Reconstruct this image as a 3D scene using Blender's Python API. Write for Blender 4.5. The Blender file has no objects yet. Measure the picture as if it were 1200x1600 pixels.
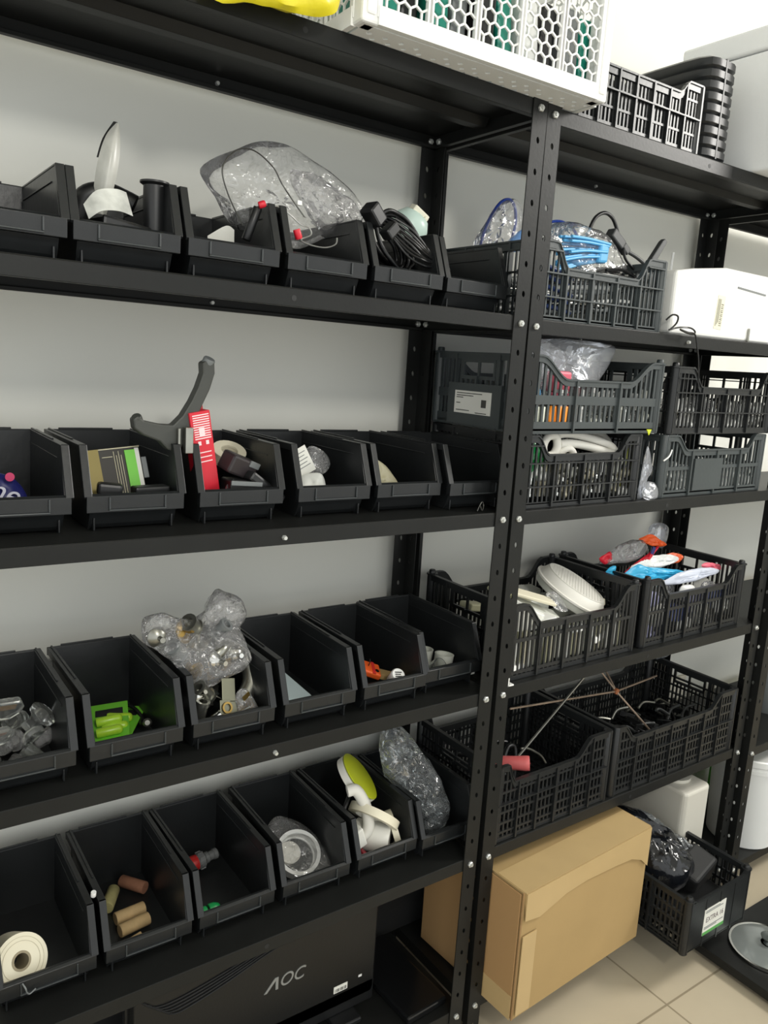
import bpy, math, random
from mathutils import Vector, Matrix, noise
random.seed(7)
PI = math.pi
SC = bpy.context.scene
COL = SC.collection

# ------------------------------------------------------------------ camera, world, lights, exposure
CAM = Vector((-1.0199, -1.028, 1.3138))
YAW, PITCH, ROLL, FPX = 0.6202, -0.1841, 0.0654, 1231.88
fw = Vector((math.sin(YAW)*math.cos(PITCH), math.cos(YAW)*math.cos(PITCH), math.sin(PITCH)))
rt0 = fw.cross(Vector((0, 0, 1))).normalized(); up0 = rt0.cross(fw)
rt = rt0*math.cos(ROLL) + up0*math.sin(ROLL)
upv = up0*math.cos(ROLL) - rt0*math.sin(ROLL)
cd = bpy.data.cameras.new('camera'); cam = bpy.data.objects.new('camera', cd); COL.objects.link(cam)
cd.sensor_fit = 'VERTICAL'; cd.sensor_height = 32.0; cd.lens = FPX/1600*32.0
cd.clip_start = 0.02
M3 = Matrix((rt, upv, -fw)).transposed()
cam.matrix_world = Matrix.Translation(CAM) @ M3.to_4x4()
SC.camera = cam

w = bpy.data.worlds.new('room_light'); SC.world = w; w.use_nodes = True
w.node_tree.nodes['Background'].inputs[0].default_value = (0.92, 0.94, 0.93, 1)
w.node_tree.nodes['Background'].inputs[1].default_value = 1.16

def area(name, loc, target, size, power, col, sy=None):
    l = bpy.data.lights.new(name, 'AREA'); l.energy = power; l.color = col; l.size = size
    if sy: l.shape = 'RECTANGLE'; l.size_y = sy
    o = bpy.data.objects.new(name, l); COL.objects.link(o); o.location = loc
    o.rotation_euler = (Vector(target)-Vector(loc)).to_track_quat('-Z', 'Y').to_euler()
    return o
area('ceiling_lamp_behind', (-0.75, -2.05, 2.37), (-0.2, 0.3, 0.9), 0.22, 12, (1.0, 0.97, 0.9))
area('ceiling_lamp_right', (2.0, -1.05, 2.42), (0.6, 0.1, 1.0), 0.6, 34, (1.0, 0.97, 0.92))
SC.view_settings.view_transform = 'Standard'; SC.view_settings.look = 'None'
SC.view_settings.gamma = 1.0; SC.view_settings.use_curve_mapping = False
SC.view_settings.exposure = 0.35

# ------------------------------------------------------------------ materials
def srgb(c):
    return tuple(((x/255)/12.92 if x/255 <= .04045 else ((x/255+.055)/1.055)**2.4) for x in c)
MATS = {}
def mat(name, col, rough=.5, metal=0., spec=.5, bump=None, var=0., vscale=8., trans=0., alpha=1., coat=0., lin=False):
    if name in MATS: return MATS[name]
    m = bpy.data.materials.new(name); m.use_nodes = True; nt = m.node_tree
    b = nt.nodes['Principled BSDF']
    c = col if lin else srgb(col)
    b.inputs['Base Color'].default_value = (*c, 1)
    b.inputs['Roughness'].default_value = rough
    b.inputs['Metallic'].default_value = metal
    b.inputs['Specular IOR Level'].default_value = spec
    b.inputs['Transmission Weight'].default_value = trans
    b.inputs['Alpha'].default_value = alpha
    b.inputs['Coat Weight'].default_value = coat
    tc = nt.nodes.new('ShaderNodeTexCoord')
    if var > 0:
        n = nt.nodes.new('ShaderNodeTexNoise'); n.inputs['Scale'].default_value = vscale; n.inputs['Detail'].default_value = 5
        nt.links.new(tc.outputs['Object'], n.inputs['Vector'])
        r = nt.nodes.new('ShaderNodeValToRGB')
        r.color_ramp.elements[0].position = .3; r.color_ramp.elements[1].position = .75
        r.color_ramp.elements[0].color = (*[x*(1-var) for x in c], 1)
        r.color_ramp.elements[1].color = (*[min(1, x*(1+var)) for x in c], 1)
        nt.links.new(n.outputs['Fac'], r.inputs['Fac']); nt.links.new(r.outputs['Color'], b.inputs['Base Color'])
    if bump:
        n2 = nt.nodes.new('ShaderNodeTexNoise'); n2.inputs['Scale'].default_value = bump[0]; n2.inputs['Detail'].default_value = 4
        nt.links.new(tc.outputs['Object'], n2.inputs['Vector'])
        bp = nt.nodes.new('ShaderNodeBump'); bp.inputs['Strength'].default_value = bump[1]; bp.inputs['Distance'].default_value = .002
        nt.links.new(n2.outputs['Fac'], bp.inputs['Height']); nt.links.new(bp.outputs['Normal'], b.inputs['Normal'])
    MATS[name] = m
    return m

def film(name, tint=(1, 1, 1), body=.04, crease=.35, scale=60, strength=.6, rough=.08):
    m = bpy.data.materials.new(name); m.use_nodes = True; nt = m.node_tree; L = nt.links.new
    for n in list(nt.nodes): nt.nodes.remove(n)
    N = nt.nodes.new
    out = N('ShaderNodeOutputMaterial'); tc = N('ShaderNodeTexCoord')
    tr = N('ShaderNodeBsdfTransparent'); tr.inputs[0].default_value = (*[min(1, .97*t) for t in tint], 1)
    di = N('ShaderNodeBsdfDiffuse'); di.inputs[0].default_value = (*[.85*t for t in tint], 1)
    gl = N('ShaderNodeBsdfGlossy'); gl.inputs['Roughness'].default_value = rough
    no = N('ShaderNodeTexNoise'); no.inputs['Scale'].default_value = scale; no.inputs['Detail'].default_value = 3
    no.inputs['Distortion'].default_value = 1.5
    bp = N('ShaderNodeBump'); bp.inputs['Strength'].default_value = strength; bp.inputs['Distance'].default_value = .012
    L(tc.outputs['Object'], no.inputs['Vector']); L(no.outputs['Fac'], bp.inputs['Height']); L(bp.outputs['Normal'], gl.inputs['Normal'])
    # sharp crease lines: where the noise crosses its middle value
    a = N('ShaderNodeMath'); a.operation = 'SUBTRACT'; a.inputs[1].default_value = .5; L(no.outputs['Fac'], a.inputs[0])
    b = N('ShaderNodeMath'); b.operation = 'ABSOLUTE'; L(a.outputs[0], b.inputs[0])
    c = N('ShaderNodeMapRange'); c.inputs['From Min'].default_value = 0; c.inputs['From Max'].default_value = .035
    c.inputs['To Min'].default_value = crease; c.inputs['To Max'].default_value = 0; L(b.outputs[0], c.inputs['Value'])
    fr = N('ShaderNodeFresnel'); fr.inputs['IOR'].default_value = 1.35
    ad = N('ShaderNodeMath'); ad.operation = 'ADD'; ad.use_clamp = True; L(fr.outputs[0], ad.inputs[0]); L(c.outputs[0], ad.inputs[1])
    m1 = N('ShaderNodeMixShader'); m1.inputs[0].default_value = body; L(tr.outputs[0], m1.inputs[1]); L(di.outputs[0], m1.inputs[2])
    m2 = N('ShaderNodeMixShader'); L(ad.outputs[0], m2.inputs[0]); L(m1.outputs[0], m2.inputs[1]); L(gl.outputs[0], m2.inputs[2])
    L(m2.outputs[0], out.inputs[0]); MATS[name] = m
    return m

STEEL = mat('black_painted_steel', (27, 28, 27), .42, spec=.24, bump=(180, .08), var=.12, vscale=14)
BOLT = mat('zinc_bolt', (200, 202, 198), .35, .55)
BINP = mat('black_bin_plastic', (31, 33, 34), .32, spec=.4, bump=(90, .12), var=.15, vscale=20)
CRATE = mat('black_crate_plastic', (30, 32, 33), .36, spec=.45, bump=(120, .1), var=.12)
CRATEG = mat('grey_crate_plastic', (60, 66, 67), .45, bump=(120, .1), var=.08)
WALL = mat('wall_paint', (222, 222, 214), .8, spec=.2, bump=(60, .05), var=.02, vscale=3)
WHITE = mat('white_plastic', (232, 233, 230), .35)
WHITEM = mat('white_matte', (226, 224, 215), .7)
CREAM = mat('cream_tape', (226, 220, 196), .55)
PAPER = mat('paper', (222, 222, 214), .8)
BLACK = mat('black_plastic', (22, 23, 24), .38)
BLACKM = mat('black_rubber', (28, 29, 30), .6, bump=(150, .2))
GREYP = mat('grey_plastic', (110, 114, 114), .45)
CHROME = mat('chrome', (205, 205, 200), .14, 1.)
NICKEL = mat('dull_steel', (150, 150, 142), .3, .9, var=.2, vscale=30)
BRASS = mat('brass', (150, 125, 70), .35, .9)
RED = mat('red_print', (205, 28, 48), .4)
REDP = mat('red_plastic', (190, 40, 38), .4)
PINK = mat('pink_rubber', (196, 92, 92), .5, bump=(60, .15))
PINKB = mat('pink_wrap', (222, 100, 120), .5)
GREEN = mat('green_plastic', (24, 150, 78), .4)
LIME = mat('lime_card', (116, 200, 56), .45)
LIMEY = mat('lime_yellow', (196, 206, 40), .4)
YELLOW = mat('yellow_film', (222, 208, 40), .3, bump=(40, .6))
BLUE = mat('blue_plastic', (92, 172, 222), .4)
NAVY = mat('navy_print', (32, 36, 104), .4)
ROYAL = mat('blue_cable', (40, 66, 150), .4)
ORANGE = mat('orange_plastic', (232, 96, 40), .4)
CYAN = mat('cyan_plastic', (50, 170, 215), .4)
TEAL = mat('teal_plastic', (30, 140, 120), .4)
AMBER = mat('amber_resin', (200, 140, 40), .2, trans=.3)
CARD = mat('cardboard', (170, 144, 100), .85, spec=.15, bump=(40, .12), var=.05, vscale=6)
CARDD = mat('cardboard_edge', (150, 118, 78), .9)
TAPE = mat('kraft_tape', (186, 160, 114), .45, var=.04, vscale=10)
WOOD = mat('cork_wood', (206, 176, 128), .75, bump=(200, .3), var=.12, vscale=60)
WOODD = mat('dark_cork', (150, 104, 80), .8, bump=(200, .3), var=.2, vscale=60)
WOODG = mat('green_cork', (178, 170, 116), .8, bump=(200, .3), var=.2, vscale=60)
STYRO = mat('polystyrene', (226, 228, 228), .8, bump=(150, .25))
GLASS = mat('clear_plastic', (235, 238, 235), .08, trans=.92)
BOARD = mat('circuit_board', (38, 34, 26), .5)
GOLD = mat('gold_print', (120, 108, 58), .4, .4)
TRANSLW = mat('milky_plastic', (222, 224, 214), .4, trans=.15)
FILM = film('clear_film', (1, 1, 1), .08, .18, 40, .5, .12)
FILMC = film('crinkled_film', (1, 1, 1), .13, .45, 70, 1.0, .14)
FILMD = film('smoky_film', (.80, .84, .86), .10, .35, 26, 1.0, .14)
FILMB = film('bubble_film_sheet', (1, 1, 1), .20, .6, 110, 1.0, .12)
FILMW = film('milky_film', (.94, .96, 1), .20, .06, 14, .5, .2)

# ------------------------------------------------------------------ mesh helpers
class MB:
    def __init__(s): s.v = []; s.f = []
    def add(s, vs, fs, M=None):
        n = len(s.v)
        s.v += [tuple(M @ Vector(p)) if M is not None else tuple(p) for p in vs]
        s.f += [tuple(i+n for i in f) for f in fs]
        return s
    def box(s, x0, x1, y0, y1, z0, z1, M=None):
        vs = [(x, y, z) for z in (z0, z1) for y in (y0, y1) for x in (x0, x1)]
        return s.add(vs, [(0, 2, 3, 1), (4, 5, 7, 6), (0, 1, 5, 4), (2, 6, 7, 3), (0, 4, 6, 2), (1, 3, 7, 5)], M)
    def prism(s, pts, a0, a1, axis='x', M=None):
        # pts are 2-D in the plane across the axis: x->(y,z), y->(x,z), z->(x,y)
        def P(p, a):
            return (a, p[0], p[1]) if axis == 'x' else (p[0], a, p[1]) if axis == 'y' else (p[0], p[1], a)
        n = len(pts); vs = [P(p, a0) for p in pts]+[P(p, a1) for p in pts]
        fs = [tuple(range(n))[::-1], tuple(range(n, 2*n))]+[(i, (i+1) % n, (i+1) % n+n, i+n) for i in range(n)]
        return s.add(vs, fs, M)
    def bar(s, a, b, w, t=None):
        a = Vector(a); b = Vector(b); t = t or w; d = (b-a); L = d.length
        if L < 1e-6: return s
        q = d.to_track_quat('Z', 'Y').to_matrix().to_4x4()
        return s.box(-w/2, w/2, -t/2, t/2, 0, L, Matrix.Translation(a) @ q)
    def tube(s, pts, r, n=8, closed=False, caps=True, rs=None):
        pts = [Vector(p) for p in pts]; N = len(pts); ref = None; vs = []
        for i, p in enumerate(pts):
            a = pts[(i-1) % N] if closed or i > 0 else p
            b = pts[(i+1) % N] if closed or i < N-1 else p
            d = (b-a).normalized()
            if ref is None:
                ref = d.orthogonal().normalized()
            else:
                ref = (ref - d*ref.dot(d)).normalized()
            u = ref; v = d.cross(u); rr = rs[i] if rs else r
            vs += [p+(u*math.cos(2*PI*k/n)+v*math.sin(2*PI*k/n))*rr for k in range(n)]
        fs = []
        for i in range(N if closed else N-1):
            j = (i+1) % N
            off = 0
            if closed and j == 0:
                best = 1e9
                for o in range(n):
                    dd = (vs[i*n]-vs[o]).length
                    if dd < best: best = dd; off = o
            for k in range(n):
                k2 = (k+1) % n
                fs.append((i*n+k, i*n+k2, j*n+(k2+off) % n, j*n+(k+off) % n))
        if not closed and caps:
            fs += [tuple(range(n))[::-1], tuple((N-1)*n+k for k in range(n))]
        return s.add(vs, fs)
    def lathe(s, prof, n=20, M=None, cap=True):
        vs = []; fs = []
        for r, z in prof:
            vs += [(r*math.cos(2*PI*k/n), r*math.sin(2*PI*k/n), z) for k in range(n)]
        for i in range(len(prof)-1):
            for k in range(n):
                k2 = (k+1) % n; fs.append((i*n+k, i*n+k2, (i+1)*n+k2, (i+1)*n+k))
        if cap:
            fs.append(tuple(range(n))[::-1]); fs.append(tuple((len(prof)-1)*n+k for k in range(n)))
        return s.add(vs, fs, M)
    def ring(s, r0, r1, z0, z1, n=28, M=None):
        vs = []; 
        for r, z in ((r1, z0), (r1, z1), (r0, z1), (r0, z0)):
            vs += [(r*math.cos(2*PI*k/n), r*math.sin(2*PI*k/n), z) for k in range(n)]
        fs = [(i*n+k, i*n+(k+1) % n, ((i+1) % 4)*n+(k+1) % n, ((i+1) % 4)*n+k) for i in range(4) for k in range(n)]
        return s.add(vs, fs, M)
    def build(s, name, m, parent=None, smooth=0, bevel=0, label=None, seg=2):
        me = bpy.data.meshes.new(name); me.from_pydata([tuple(v) for v in s.v], [], s.f); me.update()
        me.materials.append(m)
        if smooth:
            for p in me.polygons: p.use_smooth = True
            me.set_sharp_from_angle(angle=math.radians(smooth))
        o = bpy.data.objects.new(name, me); COL.objects.link(o)
        if parent is not None: o.parent = parent
        if bevel:
            b = o.modifiers.new('bevel', 'BEVEL'); b.width = bevel; b.segments = seg; b.limit_method = 'ANGLE'
            b.angle_limit = math.radians(40); b.harden_normals = False
        if label: o['label'] = label
        return o

def smooth_path(pts, n=6, closed=False):
    P = [Vector(p) for p in pts]; N = len(P); out = []
    rng = range(N if closed else N-1)
    for i in rng:
        p1, p2 = P[i], P[(i+1) % N]
        p0 = P[(i-1) % N] if closed or i > 0 else p1
        p3 = P[(i+2) % N] if closed or i < N-2 else p2
        for k in range(n):
            t = k/n
            out.append(.5*((2*p1)+(-p0+p2)*t+(2*p0-5*p1+4*p2-p3)*t*t+(-p0+3*p1-3*p2+p3)*t**3))
    if not closed: out.append(P[-1])
    return out

def thing(name, label, cat, loc=(0, 0, 0), rot=(0, 0, 0), group=None):
    o = bpy.data.objects.new(name, None); COL.objects.link(o); o.empty_display_size = .02
    o.location = loc; o.rotation_euler = rot; o['label'] = label; o['category'] = cat
    if group: o['group'] = group
    return o
def tag(o, label, cat, group=None):
    o['label'] = label; o['category'] = cat
    if group: o['group'] = group
    return o
def struct(o): o['kind'] = 'structure'; return o
def kids(o): return [c for c in bpy.data.objects if c.parent == o]
def dup(root, loc, label=None, rot=None, group=None):
    r = root.copy(); COL.objects.link(r); r.location = loc
    if rot is not None: r.rotation_euler = rot
    if label: r['label'] = label
    if group: r['group'] = group
    for ch in kids(root):
        c = ch.copy(); COL.objects.link(c); c.parent = r
        for g in kids(ch):
            d = g.copy(); COL.objects.link(d); d.parent = c
    return r
def TR(loc, rot=(0, 0, 0)):
    from mathutils import Euler
    return Matrix.Translation(Vector(loc)) @ Euler(rot).to_matrix().to_4x4()
def aim(a, b):
    "matrix taking +Z from a towards b"
    a = Vector(a); d = Vector(b)-a
    return Matrix.Translation(a) @ d.to_track_quat('Z', 'Y').to_matrix().to_4x4()

def pillow(outline, thick, crumple=.01, seed=0, rings=12, sub=5, freq=30, fold=1.0):
    "closed crumpled bag whose edge follows a 3-D outline"
    O = smooth_path(outline, sub, True); n = len(O)
    c = sum(O, Vector())/n
    nrm = Vector()
    for i in range(n): nrm += (O[i]-c).cross(O[(i+1) % n]-c)
    nrm.normalize(); off = Vector((seed*3.7, seed*1.3, seed*2.1)); mb = MB(); vs = []
    def disp(p, side, r):
        q = p*freq+off+Vector((0, 0, side*5))
        a = abs(noise.noise(q))+.6*abs(noise.noise(q*2.3))+.3*abs(noise.noise(q*5.1))
        h = thick*.5*math.sqrt(max(0, 1-r**2.4))
        e = crumple*(1-r**6)
        return p+nrm*side*(h*(1-.25*fold+.4*noise.noise(q*.4))+e*(1-2*a))+Vector((noise.noise(q+Vector((9, 0, 0))), noise.noise(q+Vector((0, 9, 0))), noise.noise(q+Vector((0, 0, 9)))))*crumple*.6
    rim = [disp(p, 0, 1) for p in O]
    for side in (1, -1):
        base = len(vs)
        vs.append(disp(c, side, 0))
        for j in range(1, rings):
            r = j/rings
            vs += [disp(c+(p-c)*r, side, r) for p in O]
        vs += rim
        f = []
        for k in range(n):
            k2 = (k+1) % n
            f.append((base, base+1+k, base+1+k2))
            for j in range(rings-1):
                f.append((base+1+j*n+k, base+1+(j+1)*n+k, base+1+(j+1)*n+k2, base+1+j*n+k2))
        if side < 0: f = [t[::-1] for t in f]
        mb.f += f
    mb.v = [tuple(v) for v in vs]
    return mb

def text_obj(s, size, m, M, parent, name='lettering', extrude=.0003, shear=0., sx=1.):
    cu = bpy.data.curves.new(name, 'FONT'); cu.body = s; cu.size = size; cu.extrude = extrude; cu.shear = shear
    cu.align_x = 'CENTER'; cu.align_y = 'CENTER'
    t = bpy.data.objects.new(name+'_src', cu); COL.objects.link(t)
    dg = bpy.context.evaluated_depsgraph_get(); dg.update()
    me = bpy.data.meshes.new_from_object(t.evaluated_get(dg)); bpy.data.objects.remove(t)
    me.transform(M @ Matrix.Diagonal((sx, 1, 1, 1))); me.materials.clear(); me.materials.append(m)
    o = bpy.data.objects.new(name, me); COL.objects.link(o)
    if parent is not None: o.parent = parent
    return o
FRONT = TR((0, 0, 0), (PI/2, 0, 0))      # text reading towards -y

# ------------------------------------------------------------------ room
FLZ = -.075
def floor_mat():
    m = bpy.data.materials.new('floor_tiles'); m.use_nodes = True; nt = m.node_tree; b = nt.nodes['Principled BSDF']
    b.inputs['Roughness'].default_value = .35
    tc = nt.nodes.new('ShaderNodeTexCoord'); mp = nt.nodes.new('ShaderNodeMapping')
    mp.inputs['Location'].default_value = (-.475, .168, 0)
    br = nt.nodes.new('ShaderNodeTexBrick'); br.offset = 0; br.squash = 1
    br.inputs['Scale'].default_value = 1; br.inputs['Brick Width'].default_value = .45; br.inputs['Row Height'].default_value = .45
    br.inputs['Mortar Size'].default_value = .003; br.inputs['Mortar Smooth'].default_value = .4
    c = srgb((196, 184, 160)); br.inputs['Color1'].default_value = (*c, 1); br.inputs['Color2'].default_value = (*[x*.96 for x in c], 1)
    br.inputs['Mortar'].default_value = (*srgb((150, 138, 116)), 1)
    no = nt.nodes.new('ShaderNodeTexNoise'); no.inputs['Scale'].default_value = 9; no.inputs['Detail'].default_value = 6
    mx = nt.nodes.new('ShaderNodeMix'); mx.data_type = 'RGBA'; mx.blend_type = 'MULTIPLY'; mx.inputs[0].default_value = .12
    nt.links.new(tc.outputs['Object'], mp.inputs[0]); nt.links.new(mp.outputs[0], br.inputs['Vector']); nt.links.new(tc.outputs['Object'], no.inputs['Vector'])
    nt.links.new(br.outputs['Color'], mx.inputs[6]); nt.links.new(no.outputs['Fac'], mx.inputs[7]); nt.links.new(mx.outputs[2], b.inputs['Base Color'])
    return m
struct(MB().box(-3, 4.2, -3.2, .36, FLZ-.05, FLZ).build('floor', floor_mat()))
struct(MB().box(-3, 4.2, .33, .43, FLZ, 2.75).build('wall_back', WALL))
struct(MB().box(4.2, 4.3, -3.2, .43, FLZ, 2.75).build('wall_right', WALL))
struct(MB().box(-3, 4.2, -3.2, .43, 2.75, 2.85).build('ceiling', mat('ceiling_paint', (228, 228, 222), .85)))

# ------------------------------------------------------------------ shelving units
LEV = {1: 1.75, 2: 1.40, 3: 1.05, 4: .70, 5: .35, 6: 0.0}
FT, FB, PW, DEP = .0132, .0128, .033, .302

def holed_strip(mb, w, z0, z1, pitch, zref, M, t=.0018, skip=()):
    "flat strip w wide from z0 to z1 with one slanted slot per pitch"
    n = 12
    k0 = math.floor((z0-zref)/pitch-.5)+1
    z = z0
    cells = []
    k = k0
    while True:
        zc = zref+k*pitch
        lo, hi = max(z0, zc-pitch/2), min(z1, zc+pitch/2)
        if lo >= z1-1e-6: break
        cells.append((lo, hi, zc, (zc-lo > .012 and hi-zc > .012) and k not in skip)); k += 1
    for lo, hi, zc, ok in cells:
        if not ok:
            mb.box(0, w, 0, t, lo, hi, M); continue
        vi = []; vo = []
        ca, sa = math.cos(.5), math.sin(.5)
        for j in range(n):
            a = 2*PI*j/n
            ex, ez = .0035*math.cos(a), .0058*math.sin(a)
            vi.append((w/2+ex*ca-ez*sa*.6, zc+ez*ca+ex*sa))
            dx, dz = math.cos(a), math.sin(a)
            sx = (w/2)/abs(dx) if abs(dx) > 1e-6 else 1e9
            sz = ((hi-zc) if dz > 0 else (zc-lo))/abs(dz) if abs(dz) > 1e-6 else 1e9
            s_ = min(sx, sz); vo.append((w/2+dx*s_, zc+dz*s_))
        # corners
        ring = []
        for j in range(n):
            ring.append(('v', j))
        vs = [(p[0], 0, p[1]) for p in vi]+[(p[0], 0, p[1]) for p in vo]+[(p[0], t, p[1]) for p in vi]+[(p[0], t, p[1]) for p in vo]
        cs = [(0, lo), (w, lo), (w, hi), (0, hi)]
        vs += [(c[0], 0, c[1]) for c in cs]+[(c[0], t, c[1]) for c in cs]
        fs = []
        for j in range(n):
            k2 = (j+1) % n
            a, b = vo[j], vo[k2]; corner = None
            for ci, c in enumerate(cs):
                on = lambda p, c=c: (abs(p[0]-c[0]) < 1e-6, abs(p[1]-c[1]) < 1e-6)
                ta, tb = on(a), on(b)
                if (ta[0] and tb[1] and not ta[1]) or (ta[1] and tb[0] and not ta[0]):
                    corner = ci
            if corner is None:
                fs += [(j, k2, n+k2, n+j), (2*n+j, 3*n+j, 3*n+k2, 2*n+k2)]
            else:
                fs += [(j, k2, n+k2, 4*n+corner, n+j), (2*n+j, 3*n+j, 4*n+4+corner, 3*n+k2, 2*n+k2)]
            fs.append((j, 2*n+j, 2*n+k2, k2))
        mb.add(vs, fs, M)
    mb.box(-.0003, .0003, 0, t, z0, z1, M); mb.box(w-.0003, w+.0003, 0, t, z0, z1, M)

def bolt_mb(loc, d=-1, axis='y', r=.0062):
    m = aim(loc, Vector(loc)+(Vector((0, d, 0)) if axis == 'y' else Vector((d, 0, 0))))
    mb = MB(); mb.lathe([(r, 0), (r, .003), (r*.8, .0042)], 6, m); mb.lathe([(.003, .004), (.003, .0065)], 8, m)
    return mb

def shelving(name, label, x0, x1, loc, ry=0., levels=(1, 2, 3, 4, 5, 6), top=1.767, flange_bolts=(3, 4), depth=DEP, jog=.47):
    "x0/x1: outside edges in local coordinates"
    u = thing(name, label, 'shelving unit', loc, (0, ry, 0))
    for lv in levels:
        z = LEV[lv]; mb = MB(); a, b = x0+.0022, x1-.0022
        y0, y1 = .0015, depth-.003
        mb.box(a, b, y0, y1, z+FT-.0012, z+FT)
        for yy, s_ in ((y0, 1), (y1, -1)):
            mb.box(a, b, min(yy, yy+s_*.0012), max(yy, yy+s_*.0012), z-FB, z+FT-.0012)
            mb.box(a, b, min(yy, yy+s_*.012), max(yy, yy+s_*.012), z-FB, z-FB+.0012)
            mb.box(a, b, min(yy+s_*.0108, yy+s_*.012), max(yy+s_*.0108, yy+s_*.012), z-FB, z-FB+.006)
        for xx, s_ in ((a, 1), (b, -1)):
            mb.box(min(xx, xx+s_*.0012), max(xx, xx+s_*.0012), y0, y1, z-FB, z+FT-.0012)
            mb.box(min(xx, xx+s_*.011), max(xx, xx+s_*.011), y0, y1, z-FB, z-FB+.0012)
        # stiffening channel under the plate
        ym = depth*.5
        mb.prism([(ym-.02, z+FT-.001), (ym-.011, z-.002), (ym+.011, z-.002), (ym+.02, z+FT-.001), (ym+.018, z+FT-.001), (ym+.0095, z-.0005), (ym-.0095, z-.0005), (ym-.018, z+FT-.001)], a+.01, b-.01, 'x')
        sh = mb.build('shelf', STEEL, u, bevel=.0012)
        xm = x0+jog
        if lv in flange_bolts:
            bolt_mb((xm, y0, z-.001), r=.004).build('flange_bolt', BOLT, sh, 40)
        else:
            MB().lathe([(.0042, 0), (.0042, .0004)], 10, aim((xm, y0, z-.001), (xm, -1, z-.001))).build('flange_hole', BLACKM, sh)
        bolt_mb((xm, y1, z), d=-1, r=.004).build('flange_bolt', BOLT, sh, 40)
    for fx, side in ((x0, 1), (x1, -1)):
        for fy, back in ((0, 1), (depth, -1)):
            mb = MB()
            skip = set(-7*j for j in range(0, 6))
            # face flange (in the x-z plane)
            M = TR((fx if side > 0 else fx-PW, fy-(0.0009 if back > 0 else .0009), 0))
            holed_strip(mb, PW, FLZ-loc[2]+.002, top, .05, 1.75, M, skip=skip)
            # side flange (in the y-z plane)
            M2 = Matrix.Translation(Vector((fx, fy if back > 0 else fy-PW, 0))) @ Matrix(((0, -1, 0, 0), (1, 0, 0, 0), (0, 0, 1, 0), (0, 0, 0, 1)))
            if side < 0: M2 = M2
            holed_strip(mb, PW, FLZ-loc[2]+.002, top, .05, 1.75, M2 @ Matrix.Translation(Vector((0, (-.0018 if side > 0 else 0), 0))), skip=skip)
            po = mb.build('post', STEEL, u)
            bx = fx+side*.0165
            for lv in levels:
                bolt_mb((bx, -.001 if back > 0 else depth-.005, LEV[lv])).build('bolt', BOLT, po, 40)
                bolt_mb((fx+side*.004, fy+back*.018, LEV[lv]), d=side, axis='x').build('bolt', BOLT, po, 40)
    return u
shelving('steel_shelving_unit', 'black slotted-post steel shelving unit on the left carrying four rows of picking bins', -.9365, -.0035, (0, 0, 0), flange_bolts=(3, 4))
TLT = .0097; BX = .0255; B0 = (BX, .0032, .8982)
def TBp(x, y, z):
    return Vector((BX+x*math.cos(TLT)-(z-.9)*math.sin(TLT), y+.0032, (z-.9)*math.cos(TLT)+x*math.sin(TLT)+.8982))
# the unit's own origin sits at z=0 of its frame
org = TBp(0, 0, 0)
shelving('steel_shelving_unit', 'black slotted-post steel shelving unit in the middle stacked with vegetable crates', -.0165, .9125, tuple(org), -TLT, flange_bolts=(2,))
shelving('steel_shelving_unit', 'black steel shelving unit at the right edge holding a white lidded bucket', .958, 1.88, (0, -.012, -.005), -.004, levels=(1, 3, 4, 5, 6), flange_bolts=())
def Bz(lv, x): return (LEV[lv]+FT-.9)*math.cos(TLT)+(x-BX)*math.sin(TLT)+.8982
# low shelf plate at the right
t = thing('low_steel_shelf', 'low black steel shelf plate just above the floor with a glass lid on it', 'shelf', (0, 0, 0))
MB().box(.675, 1.5, -.95, -.1, -.046, -.04).box(.675, .677, -.95, -.1, -.062, -.046).box(.677, 1.5, -.102, -.1, -.062, -.046).build('shelf_plate', STEEL, t, bevel=.0006)
for x, y in ((.72, -.13), (1.45, -.13), (.72, -.9), (1.45, -.9)):
    MB().box(x, x+.03, y-.015, y+.015, FLZ, -.046).build('foot', BLACK, t)

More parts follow.
